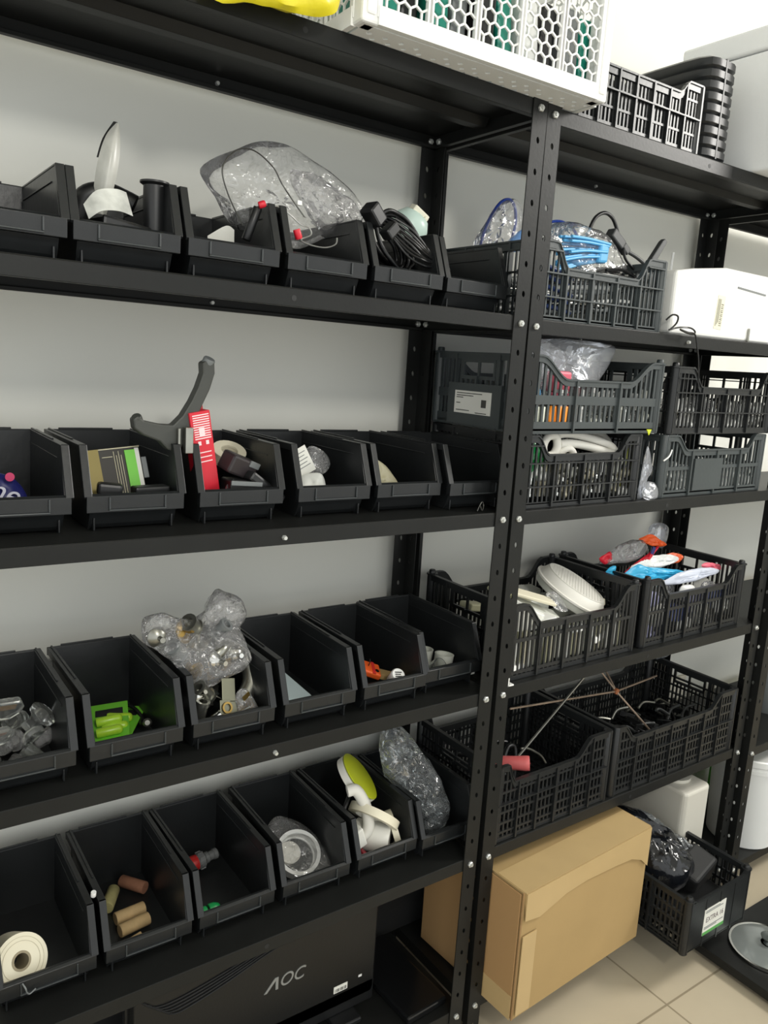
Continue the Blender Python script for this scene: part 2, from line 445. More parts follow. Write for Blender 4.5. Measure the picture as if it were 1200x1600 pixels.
# ------------------------------------------------------------------ picking bins
BW = .141
def make_bin():
    t = thing('storage_bin', '', 'storage bin', group=None)
    mb = MB(); wl, D, H = .0680, .236, .117
    th = .0028
    for s in (-1, 1):
        prof = [(.026, 0), (.020, .008), (.011, .028), (.006, .028), (.003, .052), (.030, H), (D-.003, H), (D-.01, 0)]
        def xo(z): return .0600+(.0640-.0600)*min(1, z/H)
        vs = [(s*xo(z), y, z) for y, z in prof]+[(s*(xo(z)-th), y, z) for y, z in prof]
        n = len(prof)
        fs = [tuple(range(n)), tuple(range(n, 2*n))[::-1]]+[(i, i+n, (i+1) % n+n, (i+1) % n) for i in range(n)]
        if s < 0: fs = [f[::-1] for f in fs]
        mb.add(vs, fs)
        # outward rim: sloping front part then level rim
        a, b = .0605, .0712
        pr = [(-.001, .050), (.0265, H+.001), (.0305, H+.001), (.0305, H-.004), (.003, .047)]
        mb.prism(pr, min(s*a, s*b), max(s*a, s*b))
        mb.prism([(.0265, H+.001), (.0265, H-.002), (D, H-.002), (D, H+.001)], min(s*a, s*b), max(s*a, s*b))
        c0, c1 = b-.0018, b
        mb.prism([(.0305, H), (.027, H-.010), (D, H-.010), (D, H)], min(s*c0, s*c1), max(s*c0, s*c1))
        # small raised rib on the rim towards the back, rib inside near the rim
        mb.prism([(.09, H+.001), (.09, H+.003), (D, H+.003), (D, H+.001)], min(s*.0625, s*.0655), max(s*.0625, s*.0655))
        mb.box(min(s*(xo(.1)-th-.0015), s*(xo(.1)-th)), max(s*(xo(.1)-th-.0015), s*(xo(.1)-th)), .045, D-.012, H-.020, H-.018)
        # feet under the body
        mb.box(min(s*.0535, s*.056), max(s*.0535, s*.056), .013, .026, 0, .018)
    # floor, back
    mb.box(-.059, .059, .028, D-.01, .0015, .0045)
    mb.prism([(D-.013, .002), (D-.010, .002), (D-.002, H), (D-.005, H)], -.0635, .0635)
    mb.box(-.0712, .0712, D-.004, D, H-.012, H+.001)
    mb.box(-.050, .034, D-.004, D, H+.0005, H+.0035)
    # front wall below the lip + lip
    mb.prism([(.026, .0015), (.020, .008), (.011, .028), (.014, .028), (.0225, .009), (.029, .0015)], -.0600, .0600)
    lp = [(0, .0275), (-.001, .0505), (.0035, .0535), (.0085, .0525), (.0115, .0275), (.009, .0275), (.0065, .049), (.0025, .049), (.003, .0275)]
    mb.prism(lp, -wl, wl)
    mb.box(-wl, wl, .0028, .0115, .0275, .030)
    mb.box(-wl, -wl+.002, 0.0, .0115, .0275, .050); mb.box(wl-.002, wl, 0.0, .0115, .0275, .050)
    mb.build('bin_body', BINP, t, bevel=.0011)
    lb = MB(); a, b = -.039, .041
    lb.box(a, b, -.0034, .0002, .0296, .0320).box(a, a+.0024, -.0034, .0, .032, .0492).box(b-.0024, b, -.0034, .0, .032, .0492)
    lb.build('label_holder', mat('bin_edge_highlight', (52, 56, 57), .3), t, bevel=.0008)  # lighter than the bin plastic: the ridge highlight is put into the colour
    return t
BINROWS = {2: (.028, [-.836, -.693, -.546, -.396, -.245, -.093]),
           3: (.052, [-.828, -.6725, -.512, -.348, -.196, -.050]),
           4: (.026, [-.831, -.677, -.525, -.370, -.216, -.073]),
           5: (.045, [-.799, -.649, -.500, -.347, -.192, -.048])}
BLAB = {
 (2, 0): 'black picking bin cut by the photo edge, leftmost on the top row',
 (2, 1): 'black picking bin holding the upright plunger tube and bent card, top row',
 (2, 2): 'black picking bin with a white paper corner below the wire loop',
 (2, 3): 'black picking bin under the big inflated clear bag on the top bin row',
 (2, 4): 'black picking bin on the top bin row holding the coiled black cable',
 (2, 5): 'empty black picking bin at the right end of the top bin row',
 (3, 0): 'black picking bin holding a navy snack wrapper, second bin row, left edge',
 (3, 1): 'black picking bin holding the circuit board with the green label',
 (3, 2): 'black picking bin holding the red carton and black power adapters',
 (3, 3): 'black picking bin holding white tags and small clear bags, second bin row',
 (3, 4): 'black picking bin holding one beige plastic packet, second bin row',
 (3, 5): 'empty black picking bin at the right end of the second bin row',
 (4, 0): 'black picking bin full of clear glassy fittings, third bin row at left edge',
 (4, 1): 'black picking bin with the green battery blister card inside',
 (4, 2): 'black picking bin overflowing with metal hardware under a clear bag',
 (4, 3): 'black picking bin with only a stack of pale leaflets inside',
 (4, 4): 'black picking bin holding an orange packet and a white capped tube',
 (4, 5): 'black picking bin holding white cups at the right end of the third bin row',
 (5, 0): 'black picking bin holding the roll of white labels at bottom left',
 (5, 1): 'black picking bin holding corks, lowest bin row',
 (5, 2): 'black picking bin holding red and green hose connectors',
 (5, 3): 'black picking bin holding a white plastic ring in film',
 (5, 4): 'black picking bin crammed with tape rolls and a lime disc',
 (5, 5): 'black picking bin holding the tall crumpled clear bag, lowest row'}
proto = make_bin(); first = True
for lv, (y, xs) in BINROWS.items():
    for i, x in enumerate(xs):
        if i == 5: y = .036
        loc = (x, y, LEV[lv]+FT+.0002)
        if first: o = proto; o.location = loc; first = False
        else: o = dup(proto, loc)
        o['label'] = BLAB[(lv, i)]; o['group'] = 'black picking bins on the left shelving unit'
        o.rotation_euler = (0, 0, random.uniform(-.012, .012))
def bz(lv): return LEV[lv]+FT+.0047      # inside floor of a bin

# ------------------------------------------------------------------ vegetable crates
def crate(name, label, x0, x1, y0, d, z, h, dip, prof=(.10, .16, .78, .86), bays=6, bands=(.5,), slot=.011, barw=.0042, bandw=.005, m=None, ry=-TLT, knob=True,
          side_hole=True, ribs=(), group=None, rotz=0., rimh=.014, rib_d=.006):
    """origin at the front-left bottom corner; prof = four fractions of the width where the top edge falls and rises"""
    m = m or CRATE; W = x1-x0
    t = thing(name, label, 'crate', (x0, y0, z), (0, ry, rotz), group)
    T = .0035
    def top(u):
        a, b, c, e = prof
        if u <= a or u >= e: return h
        if b <= u <= c: return dip
        k = (u-a)/(b-a) if u < b else (e-u)/(e-c)
        k = k*k*(3-2*k)
        return h+(dip-h)*k
    def panel(L, topf, nb, bnds, yy, out, hole=None):
        "panel in the x-z plane, from x=0 to L, thickness towards +y*out"
        mb = MB()
        def bx(a, b, c, e, ex=0):
            ya, yb = (yy-ex*out, yy+T*out); mb.box(a, b, min(ya, yb), max(ya, yb), c, e)
        bx(0, L, 0, .010, .0012)
        N = 40
        pts = [(L*i/N, topf(i/N)) for i in range(N+1)]
        for i in range(N):
            (xa, za), (xb, zb) = pts[i], pts[i+1]
            y_a, y_b = sorted((yy-.003*out, yy+(T+.001)*out))
            vs = [(xa, y, z_) for y in (y_a, y_b) for z_ in (za-rimh, za)]+[(xb, y, z_) for y in (y_a, y_b) for z_ in (zb-rimh, zb)]
            mb.add(vs, [(0, 1, 3, 2), (4, 6, 7, 5), (0, 4, 5, 1), (2, 3, 7, 6), (1, 5, 7, 3), (0, 2, 6, 4)])
            y_a, y_b = sorted((yy-.0055*out, yy))
            vs = [(xa, y, z_) for y in (y_a, y_b) for z_ in (za-.003, za+.0005)]+[(xb, y, z_) for y in (y_a, y_b) for z_ in (zb-.003, zb+.0005)]
            mb.add(vs, [(0, 1, 3, 2), (4, 6, 7, 5), (0, 4, 5, 1), (2, 3, 7, 6), (1, 5, 7, 3), (0, 2, 6, 4)])
        n = max(1, round(L/slot))
        for i in range(n+1):
            x = L*i/n; tz = topf(min(1, max(0, x/L)))-.004
            if hole and hole[0] < x < hole[1] and hole[3] > hole[2]:
                bx(x-barw/2, x+barw/2, .005, hole[2]-.004)
                if tz > hole[3]+.004: bx(x-barw/2, x+barw/2, hole[3]+.004, tz)
            else: bx(x-barw/2, x+barw/2, .005, tz)
        for i in range(nb+1):
            x = L*i/nb; tz = topf(x/L)-.001
            if hole and hole[0] < x < hole[1]: tz = min(tz, hole[2])
            bx(x-.0022, x+.0022, .002, tz, rib_d)
        for f in bnds:
            zc = f*h; zs = [zc]
            # only where the panel is taller than the band
            us = [i/N for i in range(N+1) if topf(i/N)-rimh*.5 > zc]
            if us:
                # contiguous runs
                run = [us[0]]; runs = []
                for q in us[1:]:
                    if q-run[-1] > 1.5/N: runs.append(run); run = [q]
                    else: run.append(q)
                runs.append(run)
                for r in runs: bx(r[0]*L, r[-1]*L, zc-bandw/2, zc+bandw/2, .0012)
        for f in ribs:
            us = [i/N for i in range(N+1) if topf(i/N) > f*h]
            run = [us[0]]; runs = []
            for q in us[1:]:
                if q-run[-1] > 1.5/N: runs.append(run); run = [q]
                else: run.append(q)
            runs.append(run)
            for r in runs: bx(r[0]*L, r[-1]*L, f*h-.0013, f*h+.0013, rib_d+.001)
        if hole:
            a, b, c, e = hole
            bx(a-.006, b+.006, c-.007, c, .001); bx(a-.006, b+.006, e, e+.006, .001)
            bx(a-.006, a, c, e, .001); bx(b, b+.006, c, e, .001); bx((a+b)/2-.003, (a+b)/2+.003, c, e)
        return mb
    panel(W-.024, top, bays, bands, .0065, 1).build('front_panel', m, t).location = (.012, 0, 0)
    o = panel(W-.024, top, bays, bands, -.0065, -1).build('back_panel', m, t); o.location = (.012, d, 0)
    hl = (d*.5-.055, d*.5+.031, h-.046, h-.020) if side_hole else None
    Ls = d-.024
    for xx, s_ in ((0, 1), (W, -1)):
        o = panel(Ls, lambda u: h-.001, 4, bands, .0065, 1, hl).build('side_panel', m, t)
        if s_ > 0: o.location = (0, d-.012, 0); o.rotation_euler = (0, 0, -PI/2)
        else: o.location = (W, .012, 0); o.rotation_euler = (0, 0, PI/2)
    fl = MB()
    n = int(W/.020)
    for i in range(n+1): fl.box(.006+(W-.012)*i/n-.004, .006+(W-.012)*i/n+.004, .008, d-.008, .002, .0045)
    n = int(d/.022)
    for i in range(n+1): fl.box(.008, W-.008, .008+(d-.016)*i/n-.004, .008+(d-.016)*i/n+.004, .0018, .004)
    fl.build('base', m, t)
    for cx, cy in ((.0115, .0115), (W-.0115, .0115), (.0115, d-.0115), (W-.0115, d-.0115)):
        mb = MB(); M = TR((cx, cy, 0))
        mb.lathe([(.0095, 0), (.0105, .006), (.0105, h-.004), (.0125, h-.003), (.0125, h), (.0075, h+.0005), (.007, h+.0065), (.0055, h+.008)] if knob else [(.0095, 0), (.0108, .006), (.0108, h-.002), (.0095, h)], 16, M)
        mb.build('corner_post', m, t, 40)
    return t

def shelfz(lv, x): return Bz(lv, x)+.0004
YC = .012
crate('vegetable_crate', 'black lattice crate with dipped front on the very top middle shelf', .075, .445, YC, .275, shelfz(1, .075), .128, .104, (-.3, -.2, .80, .88), 7, (.28, .52, .76), .0105, .0042, .0042, ribs=(.5,), knob=False, group='black vegetable crates')
crate('vegetable_crate', 'dark grey crate full of cables with a blue bundle on top, second shelf', .020, .396, YC, .275, shelfz(2, .02), .140, .096, (.115, .205, .775, .865), 5, (.04,), .0125, .0034, .003, CRATEG, ribs=(.30, .60, .88), knob=False)
crate('vegetable_crate', 'lower left black crate holding bent white pipe, third shelf', .025, .385, YC, .275, shelfz(3, .025), .1405, .104, (.10, .20, .80, .90), 4, (.07,), .0125, .0042, .004, ribs=(.30, .62, .86), knob=False)
crate('vegetable_crate', 'upper left grey crate with round-ended slots under a clear bag, third shelf', .020, .430, YC, .275, shelfz(3, .02)+.1425, .146, .104, (.075, .27, .74, .93), 3, (.10, .44), .0150, .0058, .017, CRATEG, knob=True, rimh=.013)
crate('vegetable_crate', 'lower right crate with a blank front plate at the right edge, third shelf', .456, .862, YC, .275, shelfz(3, .456), .138, .105, (.09, .20, .82, .90), 4, (.08, .46), .0135, .005, .008, CRATEG, knob=False)
crate('vegetable_crate', 'upper right lattice crate of silvery bits at the right edge, third shelf', .462, .868, YC, .275, shelfz(3, .462)+.1400, .145, .104, (.14, .24, .84, .92), 4, (.08,), .0140, .0045, .004, ribs=(.33, .62, .83), knob=True)
crate('vegetable_crate', 'black crate holding the white strainer and white packs, fourth shelf', .046, .447, YC+.004, .275, shelfz(4, .046), .158, .112, (.085, .22, .80, .93), 5, (.10, .52), .0125, .0048, .007, knob=True)
crate('vegetable_crate', 'black crate heaped with colourful blister packs, fourth shelf', .466, .868, YC+.004, .275, shelfz(4, .466), .160, .118, (.10, .20, .80, .93), 5, (.10, .50), .0128, .0048, .007, knob=True)
crate('vegetable_crate', 'black fine-mesh crate with the pink handle and bare floor, fifth shelf', .042, .402, YC-.006, .275, shelfz(5, .042), .172, .132, (.07, .12, .68, .82), 6, (.12, .24, .38, .64, .78), .0118, .0045, .005, ribs=(.50,), knob=False, group=None)
crate('vegetable_crate', 'long black fine-mesh crate of dark metal pan stands, fifth shelf', .410, .905, YC-.006, .285, shelfz(5, .41), .172, .136, (.04, .12, .76, .86), 7, (.12, .24, .38, .64, .78), .0118, .0045, .005, ribs=(.50,), knob=False)
bc = crate('vegetable_crate', 'black crate with the white and green printed label beside the cardboard box', .528, .785, -.160, .40, shelfz(6, .528), .140, .128, (.02, .1, .9, .98), 4, (.12, .3, .5, .7), .0125, .005, .006, knob=True, side_hole=False)
MB().box(.012, .245, .0015, .0062, .010, .132).build('solid_end_panel', CRATE, bc)
lab = MB().box(.066, .152, .0004, .0016, .030, .098).build('printed_label', PAPER, bc, label='white printed paper label')
MB().box(.066, .152, -.0001, .0006, .030, .038).build('green_stripe', mat('label_green', (90, 160, 84), .6), lab)
text_obj('EXTRA 16', .019, mat('label_ink', (120, 112, 112), .6), TR((.109, .0002, .068)) @ FRONT, lab, 'label_lettering', sx=.86).scale = (1, 1, 1)
lines = MB()
for k, (zz, a, b) in enumerate(((.092, .07, .128), (.088, .07, .14), (.049, .07, .146), (.045, .07, .12))): lines.box(a, b, -.0001, .0005, zz, zz+.0018)
lines.build('small_print', GREYP, lab)
# the end label on the third-shelf crate, seen from the left
up = [o for o in bpy.data.objects if o.get('label', '').startswith('upper left grey crate')][0]
sl = MB().box(-.0020, .0062, .060, .215, .004, .085).build('side_plate', CRATEG, up)
lb = MB().box(-.0032, -.0020, .085, .192, .026, .070).build('paper_label', PAPER, up, label='white paper shipping label')
ln = MB()
for yy, zz, L in ((.186, .0645, .075), (.186, .060, .05), (.186, .056, .02), (.186, .045, .012), (.186, .031, .04), (.128, .028, .032)):
    ln.box(-.0036, -.0030, yy-L, yy, zz, zz+.0016)
ln.box(-.0036, -.0030, .098, .112, .040, .055)
ln.build('label_print', mat('label_ink_dark', (70, 70, 66), .7), lb)
MB().box(.118, .226, .0062-.006, .0065, .012, .084).build('blank_plate', CRATEG, [o for o in bpy.data.objects if o.get('label', '').startswith('lower right crate')][0])

# white hexagon crate on the top left shelf
def hex_crate():
    x0, x1, y0, z, h, d = -.408, .068, -.047, LEV[1]+FT+.0005, .235, .30
    W = x1-x0
    t = thing('white_hexagon_crate', 'white plastic crate with a hexagon mesh front overhanging the top left shelf', 'crate', (x0, y0, z), (0, 0, -.035))
    def hexpanel(L, nb):
        mb = MB(); a = .0112; sx = a*math.sqrt(3); zb, zt = .022, h-.03
        bays = [(L*i/nb+.004, L*(i+1)/nb-.004) for i in range(nb)]
        for ba, bb in bays:
            def clipbar(p, q):
                pts = [p, q]
                (px_, pz), (qx, qz) = p, q
                t0, t1 = 0., 1.
                for lo, hi, p0, dd in ((ba, bb, px_, qx-px_), (zb, zt, pz, qz-pz)):
                    if abs(dd) < 1e-9:
                        if p0 < lo or p0 > hi: return
                    else:
                        u, v = (lo-p0)/dd, (hi-p0)/dd
                        if u > v: u, v = v, u
                        t0, t1 = max(t0, u), min(t1, v)
                if t1-t0 < .02: return
                A = (px_+(qx-px_)*t0, .003, pz+(qz-pz)*t0); B = (px_+(qx-px_)*t1, .003, pz+(qz-pz)*t1)
                mb.bar(A, B, .0030, .0030)
            nrow = int((zt-zb)/(1.5*a))+3; ncol = int((bb-ba)/sx)+3
            for r in range(nrow):
                for c in range(ncol):
                    cx = ba+(c-.5+(r % 2)*.5)*sx; cz = zb+(r-.5)*1.5*a
                    P = [(cx+a*math.sin(k*PI/3), cz+a*math.cos(k*PI/3)) for k in range(6)]
                    for k in (0, 1, 2): clipbar(P[k], P[k+1])
            mb.box(ba-.006, ba+.001, -.0015, .006, .010, h-.012)
            mb.box(bb-.001, bb+.006, -.0015, .006, .010, h-.012)
        mb.box(0, L, -.003, .006, .0, .024); mb.box(0, L, -.004, .006, h-.034, h)
        return mb
    hexpanel(W-.05, 5).build('front_panel', WHITE, t).location = (.025, 0, 0)
    o = hexpanel(W-.05, 5).build('back_panel', WHITE, t); o.location = (W-.025, d, 0); o.rotation_euler = (0, 0, PI)
    o = hexpanel(d-.05, 3).build('side_panel', WHITE, t); o.location = (0, d-.025, 0); o.rotation_euler = (0, 0, -PI/2)
    o = hexpanel(d-.05, 3).build('side_panel', WHITE, t); o.location = (W, .025, 0); o.rotation_euler = (0, 0, PI/2)
    for cx, cy in ((0, 0), (W-.028, 0), (0, d-.028), (W-.028, d-.028)):
        MB().box(cx, cx+.028, cy, cy+.028, .0, h).box(cx+.006, cx+.022, cy-.003, cy+.031, .01, h-.01).build('corner_post', WHITE, t, bevel=.004)
    # base with staggered diamond holes
    mb = MB(); nx, ny = 34, 20; dx, dy = (W-.02)/nx, (d-.02)/ny
    for i in range(nx):
        for j in range(ny):
            a, b = .010+i*dx, .010+j*dy
            if (i+j) % 2 == 0 and 0 < j < ny-1 and i % 9 != 0:
                c = [(a, b), (a+dx, b), (a+dx, b+dy), (a, b+dy)]; e = [(a+dx*.5, b+dy*.12), (a+dx*.88, b+dy*.5), (a+dx*.5, b+dy*.88), (a+dx*.12, b+dy*.5)]
                for zz, fl in ((.0, 1), (.003, 0)):
                    vs = [(p[0], p[1], zz) for p in c+e]
                    fs = [(0, 1, 4), (1, 2, 5), (2, 3, 6), (3, 0, 7), (1, 5, 4), (2, 6, 5), (3, 7, 6), (0, 4, 7)]
                    mb.add(vs, [f[::-1] for f in fs] if fl else fs)
                vs = [(p[0], p[1], zz) for zz in (0, .003) for p in e]
                mb.add(vs, [(k, k+4, (k+1) % 4+4, (k+1) % 4) for k in range(4)])
            else: mb.box(a, a+dx, b, b+dy, 0, .003)
    mb.build('base', WHITE, t)
    return (x0, y0, z)
hx0, hy0, hz0 = hex_crate()

def rbox(name, label, cat, m, cx, cy, cz, sx, sy, sz, rot=(0, 0, 0), bevel=.002, group=None):
    o = MB().box(-sx/2, sx/2, -sy/2, sy/2, -sz/2, sz/2).build(name, m, bevel=bevel)
    o.location = (cx, cy, cz); o.rotation_euler = rot
    return tag(o, label, cat, group)
def cyl(name, label, cat, m, a, b, r, group=None, n=20, prof=None, bevel=0, parent=None):
    a = Vector(a); b = Vector(b); L = (b-a).length
    mb = MB().lathe(prof if prof else [(r*.94, 0), (r, r*.08), (r, L-r*.08), (r*.94, L)], n, aim((0, 0, 0), b-a))
    o = mb.build(name, m, parent, 50); 
    if parent is None: o.location = a; tag(o, label, cat, group)
    return o
def cable(name, label, pts, r, m, cat='cable', n=6, group=None, closed=False, k=6):
    o = MB().tube(smooth_path(pts, k, closed), r, n, closed).build(name, m, smooth=60)
    return tag(o, label, cat, group)
def bag(name, label, outline, thick, m=None, crumple=.008, seed=1, cat='plastic bag', rings=12, freq=30, fold=1., group=None):
    o = pillow(outline, thick, crumple, seed, rings, 5, freq, fold).build(name, m or FILMC, smooth=38)
    return tag(o, label, cat, group)

# packs inside the white crate
rnd = random.Random(3)
for i, (c, lbl) in enumerate(((TEAL, 'teal'), (BLACK, 'black'), (TEAL, 'teal'), (GREYP, 'grey'), (BLACK, 'black'), (TEAL, 'teal'), (WHITE, 'white'), (BLACK, 'black'), (GREYP, 'grey'), (TEAL, 'teal'))):
    xx = hx0+.055+i*.044
    o = rbox('wrapped_pack', lbl+' wrapped pack inside the white hexagon crate', 'pack', c, xx, hy0+.085-.035*(xx-hx0)+.012*(i % 2), hz0+.072, .030, .13, .115, (0, rnd.uniform(-.12, .12), -.03), .005, 'wrapped packs inside the white crate')
for i in range(8):
    xx = hx0+.07+i*.054
    bag('clear_wrap', 'crinkled clear wrap lying over packs in the white hexagon crate', [(xx-.02, hy0+.10, hz0+.150), (xx+.022, hy0+.10, hz0+.150), (xx+.020, hy0+.19, hz0+.170), (xx-.022, hy0+.18, hz0+.165)], .014, FILMC, .003, 40+i, 'wrap', 6, 30, .5, 'clear wrap in the white crate')
bag('yellow_bag', 'glossy yellow plastic bag drooping over the shelf edge by the white crate', [(-.62, -.034, 1.742), (-.56, -.036, 1.744), (-.50, -.036, 1.748), (-.462, -.036, 1.756), (-.438, -.034, 1.775), (-.432, -.03, 1.83), (-.46, -.02, 1.90), (-.62, -.02, 1.90)], .050, YELLOW, .005, 5, fold=.3)

# ribbed black tray behind the top crate, polystyrene box
t = thing('ribbed_tray', 'black ribbed tray standing on end behind the top lattice crate', 'tray', (.500, .028, shelfz(1, .50)), (0, -.01, 0))
mb = MB(); Hh = .19
prof = []
for k in range(9):
    z0_ = .004+k*Hh/9
    prof += [(.053, z0_), (.0555, z0_+.005), (.0555, z0_+Hh/9-.003)]
prof = [(.040, 0)]+prof+[(.050, Hh+.006), (.030, Hh+.012)]
pts2 = []
ang = []
n = 28; vs = []
for r, z_ in prof:
    for k in range(n):
        a = 2*PI*k/n; c_, s_ = math.cos(a), math.sin(a)
        e = 5.; q = (abs(c_)**e+abs(s_)**e)**(-1/e)
        vs.append((r*c_*q*.95, .100+r*s_*q*2.05, z_))
fs = [(i*n+k, i*n+(k+1) % n, (i+1)*n+(k+1) % n, (i+1)*n+k) for i in range(len(prof)-1) for k in range(n)]+[tuple(range(n))[::-1], tuple((len(prof)-1)*n+k for k in range(n))]
mb.add(vs, fs); mb.build('tray_shell', CRATE, t, 35)
MB().box(-.003, .003, -.0145, .2145, .005, Hh+.004).build('centre_rib', CRATE, t, bevel=.001)
bag('black_sack', 'dark folded sack slumped inside the top lattice crate', [(.10, .09, 1.80), (.25, .08, 1.785), (.39, .09, 1.80), (.385, .15, 1.88), (.32, .17, 1.885), (.22, .15, 1.87), (.12, .14, 1.85)], .10, BLACKM, .012, 11, 'sack')
t = thing('polystyrene_box', 'big white polystyrene box with a lid on the top shelf at right', 'box', (.622, -.07, shelfz(1, .62)), (0, -TLT, 0))
MB().box(0, .42, 0, .28, 0, .240).build('box_body', STYRO, t, bevel=.006, seg=3)
MB().box(-.003, .423, -.003, .283, .2415, .290).build('box_lid', STYRO, t, bevel=.006, seg=3)

# ------------------------------------------------------------------ top bin row contents
zb2 = bz(2)
t = thing('plunger_tube', 'upright black plastic tube with a flared rim in the top bin row', 'tube', (-.641, .085, zb2+.001))
MB().lathe([(.015, 0), (.0155, .004), (.0150, .112), (.0195, .115), (.0195, .1175), (.013, .1178), (.0128, .06), (.002, .058)], 28).build('tube_body', BLACK, t, 40)
cable('rubber_elbow', 'black curved rubber pipe lying behind the upright black tube', [(-.72, .17, zb2+.07), (-.71, .165, zb2+.098), (-.685, .16, zb2+.106), (-.662, .155, zb2+.100), (-.648, .15, zb2+.094)], .0155, BLACK, 'pipe', 16)
def sheet(name, label, grid, m, cat='card', th=.0006):
    "grid: rows of 3-D points, smoothed, given thickness"
    R_ = [smooth_path(r, 5) for r in grid]
    cols = [smooth_path([r[i] for r in R_], 5) for i in range(len(R_[0]))]
    nu, nv = len(cols), len(cols[0]); vs = []
    def P(i, j): return cols[max(0, min(nu-1, i))][max(0, min(nv-1, j))]
    for s_ in (0, 1):
        for i in range(nu):
            for j in range(nv):
                nn = (P(i+1, j)-P(i-1, j)).cross(P(i, j+1)-P(i, j-1))
                nn = nn.normalized() if nn.length > 0 else Vector((0, -1, 0))
                vs.append(P(i, j)+nn*th*(s_-.5))
    fs = []; N = nu*nv
    for i in range(nu-1):
        for j in range(nv-1):
            a = (i*nv+j, (i+1)*nv+j, (i+1)*nv+j+1, i*nv+j+1)
            fs += [tuple(x+N for x in a), a[::-1]]
    edge = [(i, 0) for i in range(nu)]+[(nu-1, j) for j in range(1, nv)]+[(i, nv-1) for i in range(nu-2, -1, -1)]+[(0, j) for j in range(nv-2, 0, -1)]
    for k in range(len(edge)):
        a = edge[k]; b = edge[(k+1) % len(edge)]
        ia, ib = a[0]*nv+a[1], b[0]*nv+b[1]; fs.append((ia, ia+N, ib+N, ib))
    mb = MB(); mb.add(vs, fs); o = mb.build(name, m, smooth=50)
    return tag(o, label, cat) if label else o
o = sheet('leaflet', 'tall glossy curled leaflet standing up behind the plunger tube', [[(-.706, .15, zb2+.075), (-.703, .15, zb2+.115), (-.697, .15, zb2+.150), (-.687, .15, zb2+.180), (-.673, .15, zb2+.199)], [(-.698, .135, zb2+.074), (-.692, .135, zb2+.115), (-.686, .135, zb2+.150), (-.679, .14, zb2+.178), (-.671, .148, zb2+.1985)], [(-.690, .142, zb2+.073), (-.680, .14, zb2+.110), (-.673, .14, zb2+.145), (-.670, .144, zb2+.175), (-.6695, .15, zb2+.197)]], mat('gloss_paper', (190, 190, 182), .3, var=.2, vscale=26), 'leaflet')
sheet('leaflet_cover', 'black back cover curling at the tip of the tall leaflet', [[(-.699, .153, zb2+.150), (-.691, .153, zb2+.176), (-.676, .153, zb2+.201)], [(-.688, .157, zb2+.152), (-.681, .157, zb2+.178), (-.6695, .157, zb2+.202)]], BLACK, 'leaflet')
o = sheet('folded_card', 'bent white card hanging over the bin rim beside the plunger tube', [[(-.742, .055, zb2+.070), (-.725, .06, zb2+.090), (-.700, .065, zb2+.097), (-.684, .07, zb2+.096)], [(-.738, .045, zb2+.052), (-.722, .045, zb2+.064), (-.699, .05, zb2+.068), (-.678, .06, zb2+.066)]], mat('gloss_paper'.replace('gloss', 'print'), (196, 198, 192), .3, var=.3, vscale=40), 'card')
rbox('dark_gadget', 'small black plastic gadget under the bent white card', 'gadget', BLACK, -.690, .085, zb2+.035, .07, .05, .05, (0, .1, .2), .004)
sheet('paper_corner', 'white triangular paper corner poking above a top row bin', [[(-.556, .10, zb2+.03), (-.558, .10, zb2+.062)], [(-.535, .10, zb2+.03), (-.530, .10, zb2+.080)], [(-.516, .10, zb2+.03), (-.517, .10, zb2+.076)]], PAPER, 'paper')
B = [(-.55, .15, 1.580), (-.50, .15, 1.617), (-.45, .14, 1.637), (-.405, .14, 1.636), (-.34, .14, 1.612), (-.285, .14, 1.585), (-.262, .14, 1.555), (-.275, .14, 1.530), (-.325, .14, 1.515), (-.385, .14, 1.487), (-.44, .14, 1.492), (-.50, .14, 1.505), (-.528, .15, 1.545)]
bag('clear_plastic_bag', 'large inflated clear plastic bag resting across the top bin row', B, .075, FILM, .006, 2, rings=16, freq=22, fold=.4)
bag('bubble_film', 'crinkled shiny film bundled inside the large inflated clear bag', [(-.41, .14, 1.60), (-.36, .14, 1.602), (-.30, .14, 1.58), (-.272, .14, 1.553), (-.285, .14, 1.53), (-.33, .14, 1.521), (-.375, .14, 1.545)], .055, FILMB, .009, 8, 'film', 14, 45)
t = thing('wire_pull', 'thin steel wire loop with red cap ends over the top bins', 'wire', (0, 0, 0))
WIRE = mat('grey_wire', (90, 90, 86), .4, .6)
MB().tube(smooth_path([(-.508, .09, 1.500), (-.533, .09, 1.541), (-.541, .092, 1.575), (-.520, .094, 1.602), (-.492, .094, 1.607), (-.462, .092, 1.590), (-.448, .088, 1.568), (-.432, .08, 1.545), (-.415, .075, 1.525)], 8), .0011, 6).build('wire_loop', WIRE, t, 60)
MB().tube(smooth_path([(-.487, .058, 1.529), (-.468, .058, 1.529), (-.45, .058, 1.522), (-.43, .06, 1.511), (-.415, .06, 1.508), (-.412, .058, 1.498), (-.43, .055, 1.488), (-.415, .05, 1.482), (-.39, .05, 1.482), (-.37, .055, 1.49), (-.365, .06, 1.50)], 8), .0011, 6).build('wire_tail', mat('bright_wire', (190, 190, 186), .3, .7), t, 60)
MB().lathe([(.0045, 0), (.005, .002), (.005, .008), (.004, .010)], 14, aim((-.499, .058, 1.526), (-.490, .055, 1.530))).build('red_cap', RED, t, 40)
MB().lathe([(.0050, 0), (.0055, .002), (.0055, .012), (.0045, .014)], 14, aim((-.444, .045, 1.500), (-.438, .045, 1.486))).build('red_cap', RED, t, 40)
MB().box(-.426, -.418, .078, .083, 1.541, 1.548).build('wire_tag', WHITE, t, bevel=.001)
cyl('black_rod', 'short black rod under the red wire cap in the top row', 'rod', BLACK, (-.512, .07, 1.478), (-.497, .065, 1.524), .0065)
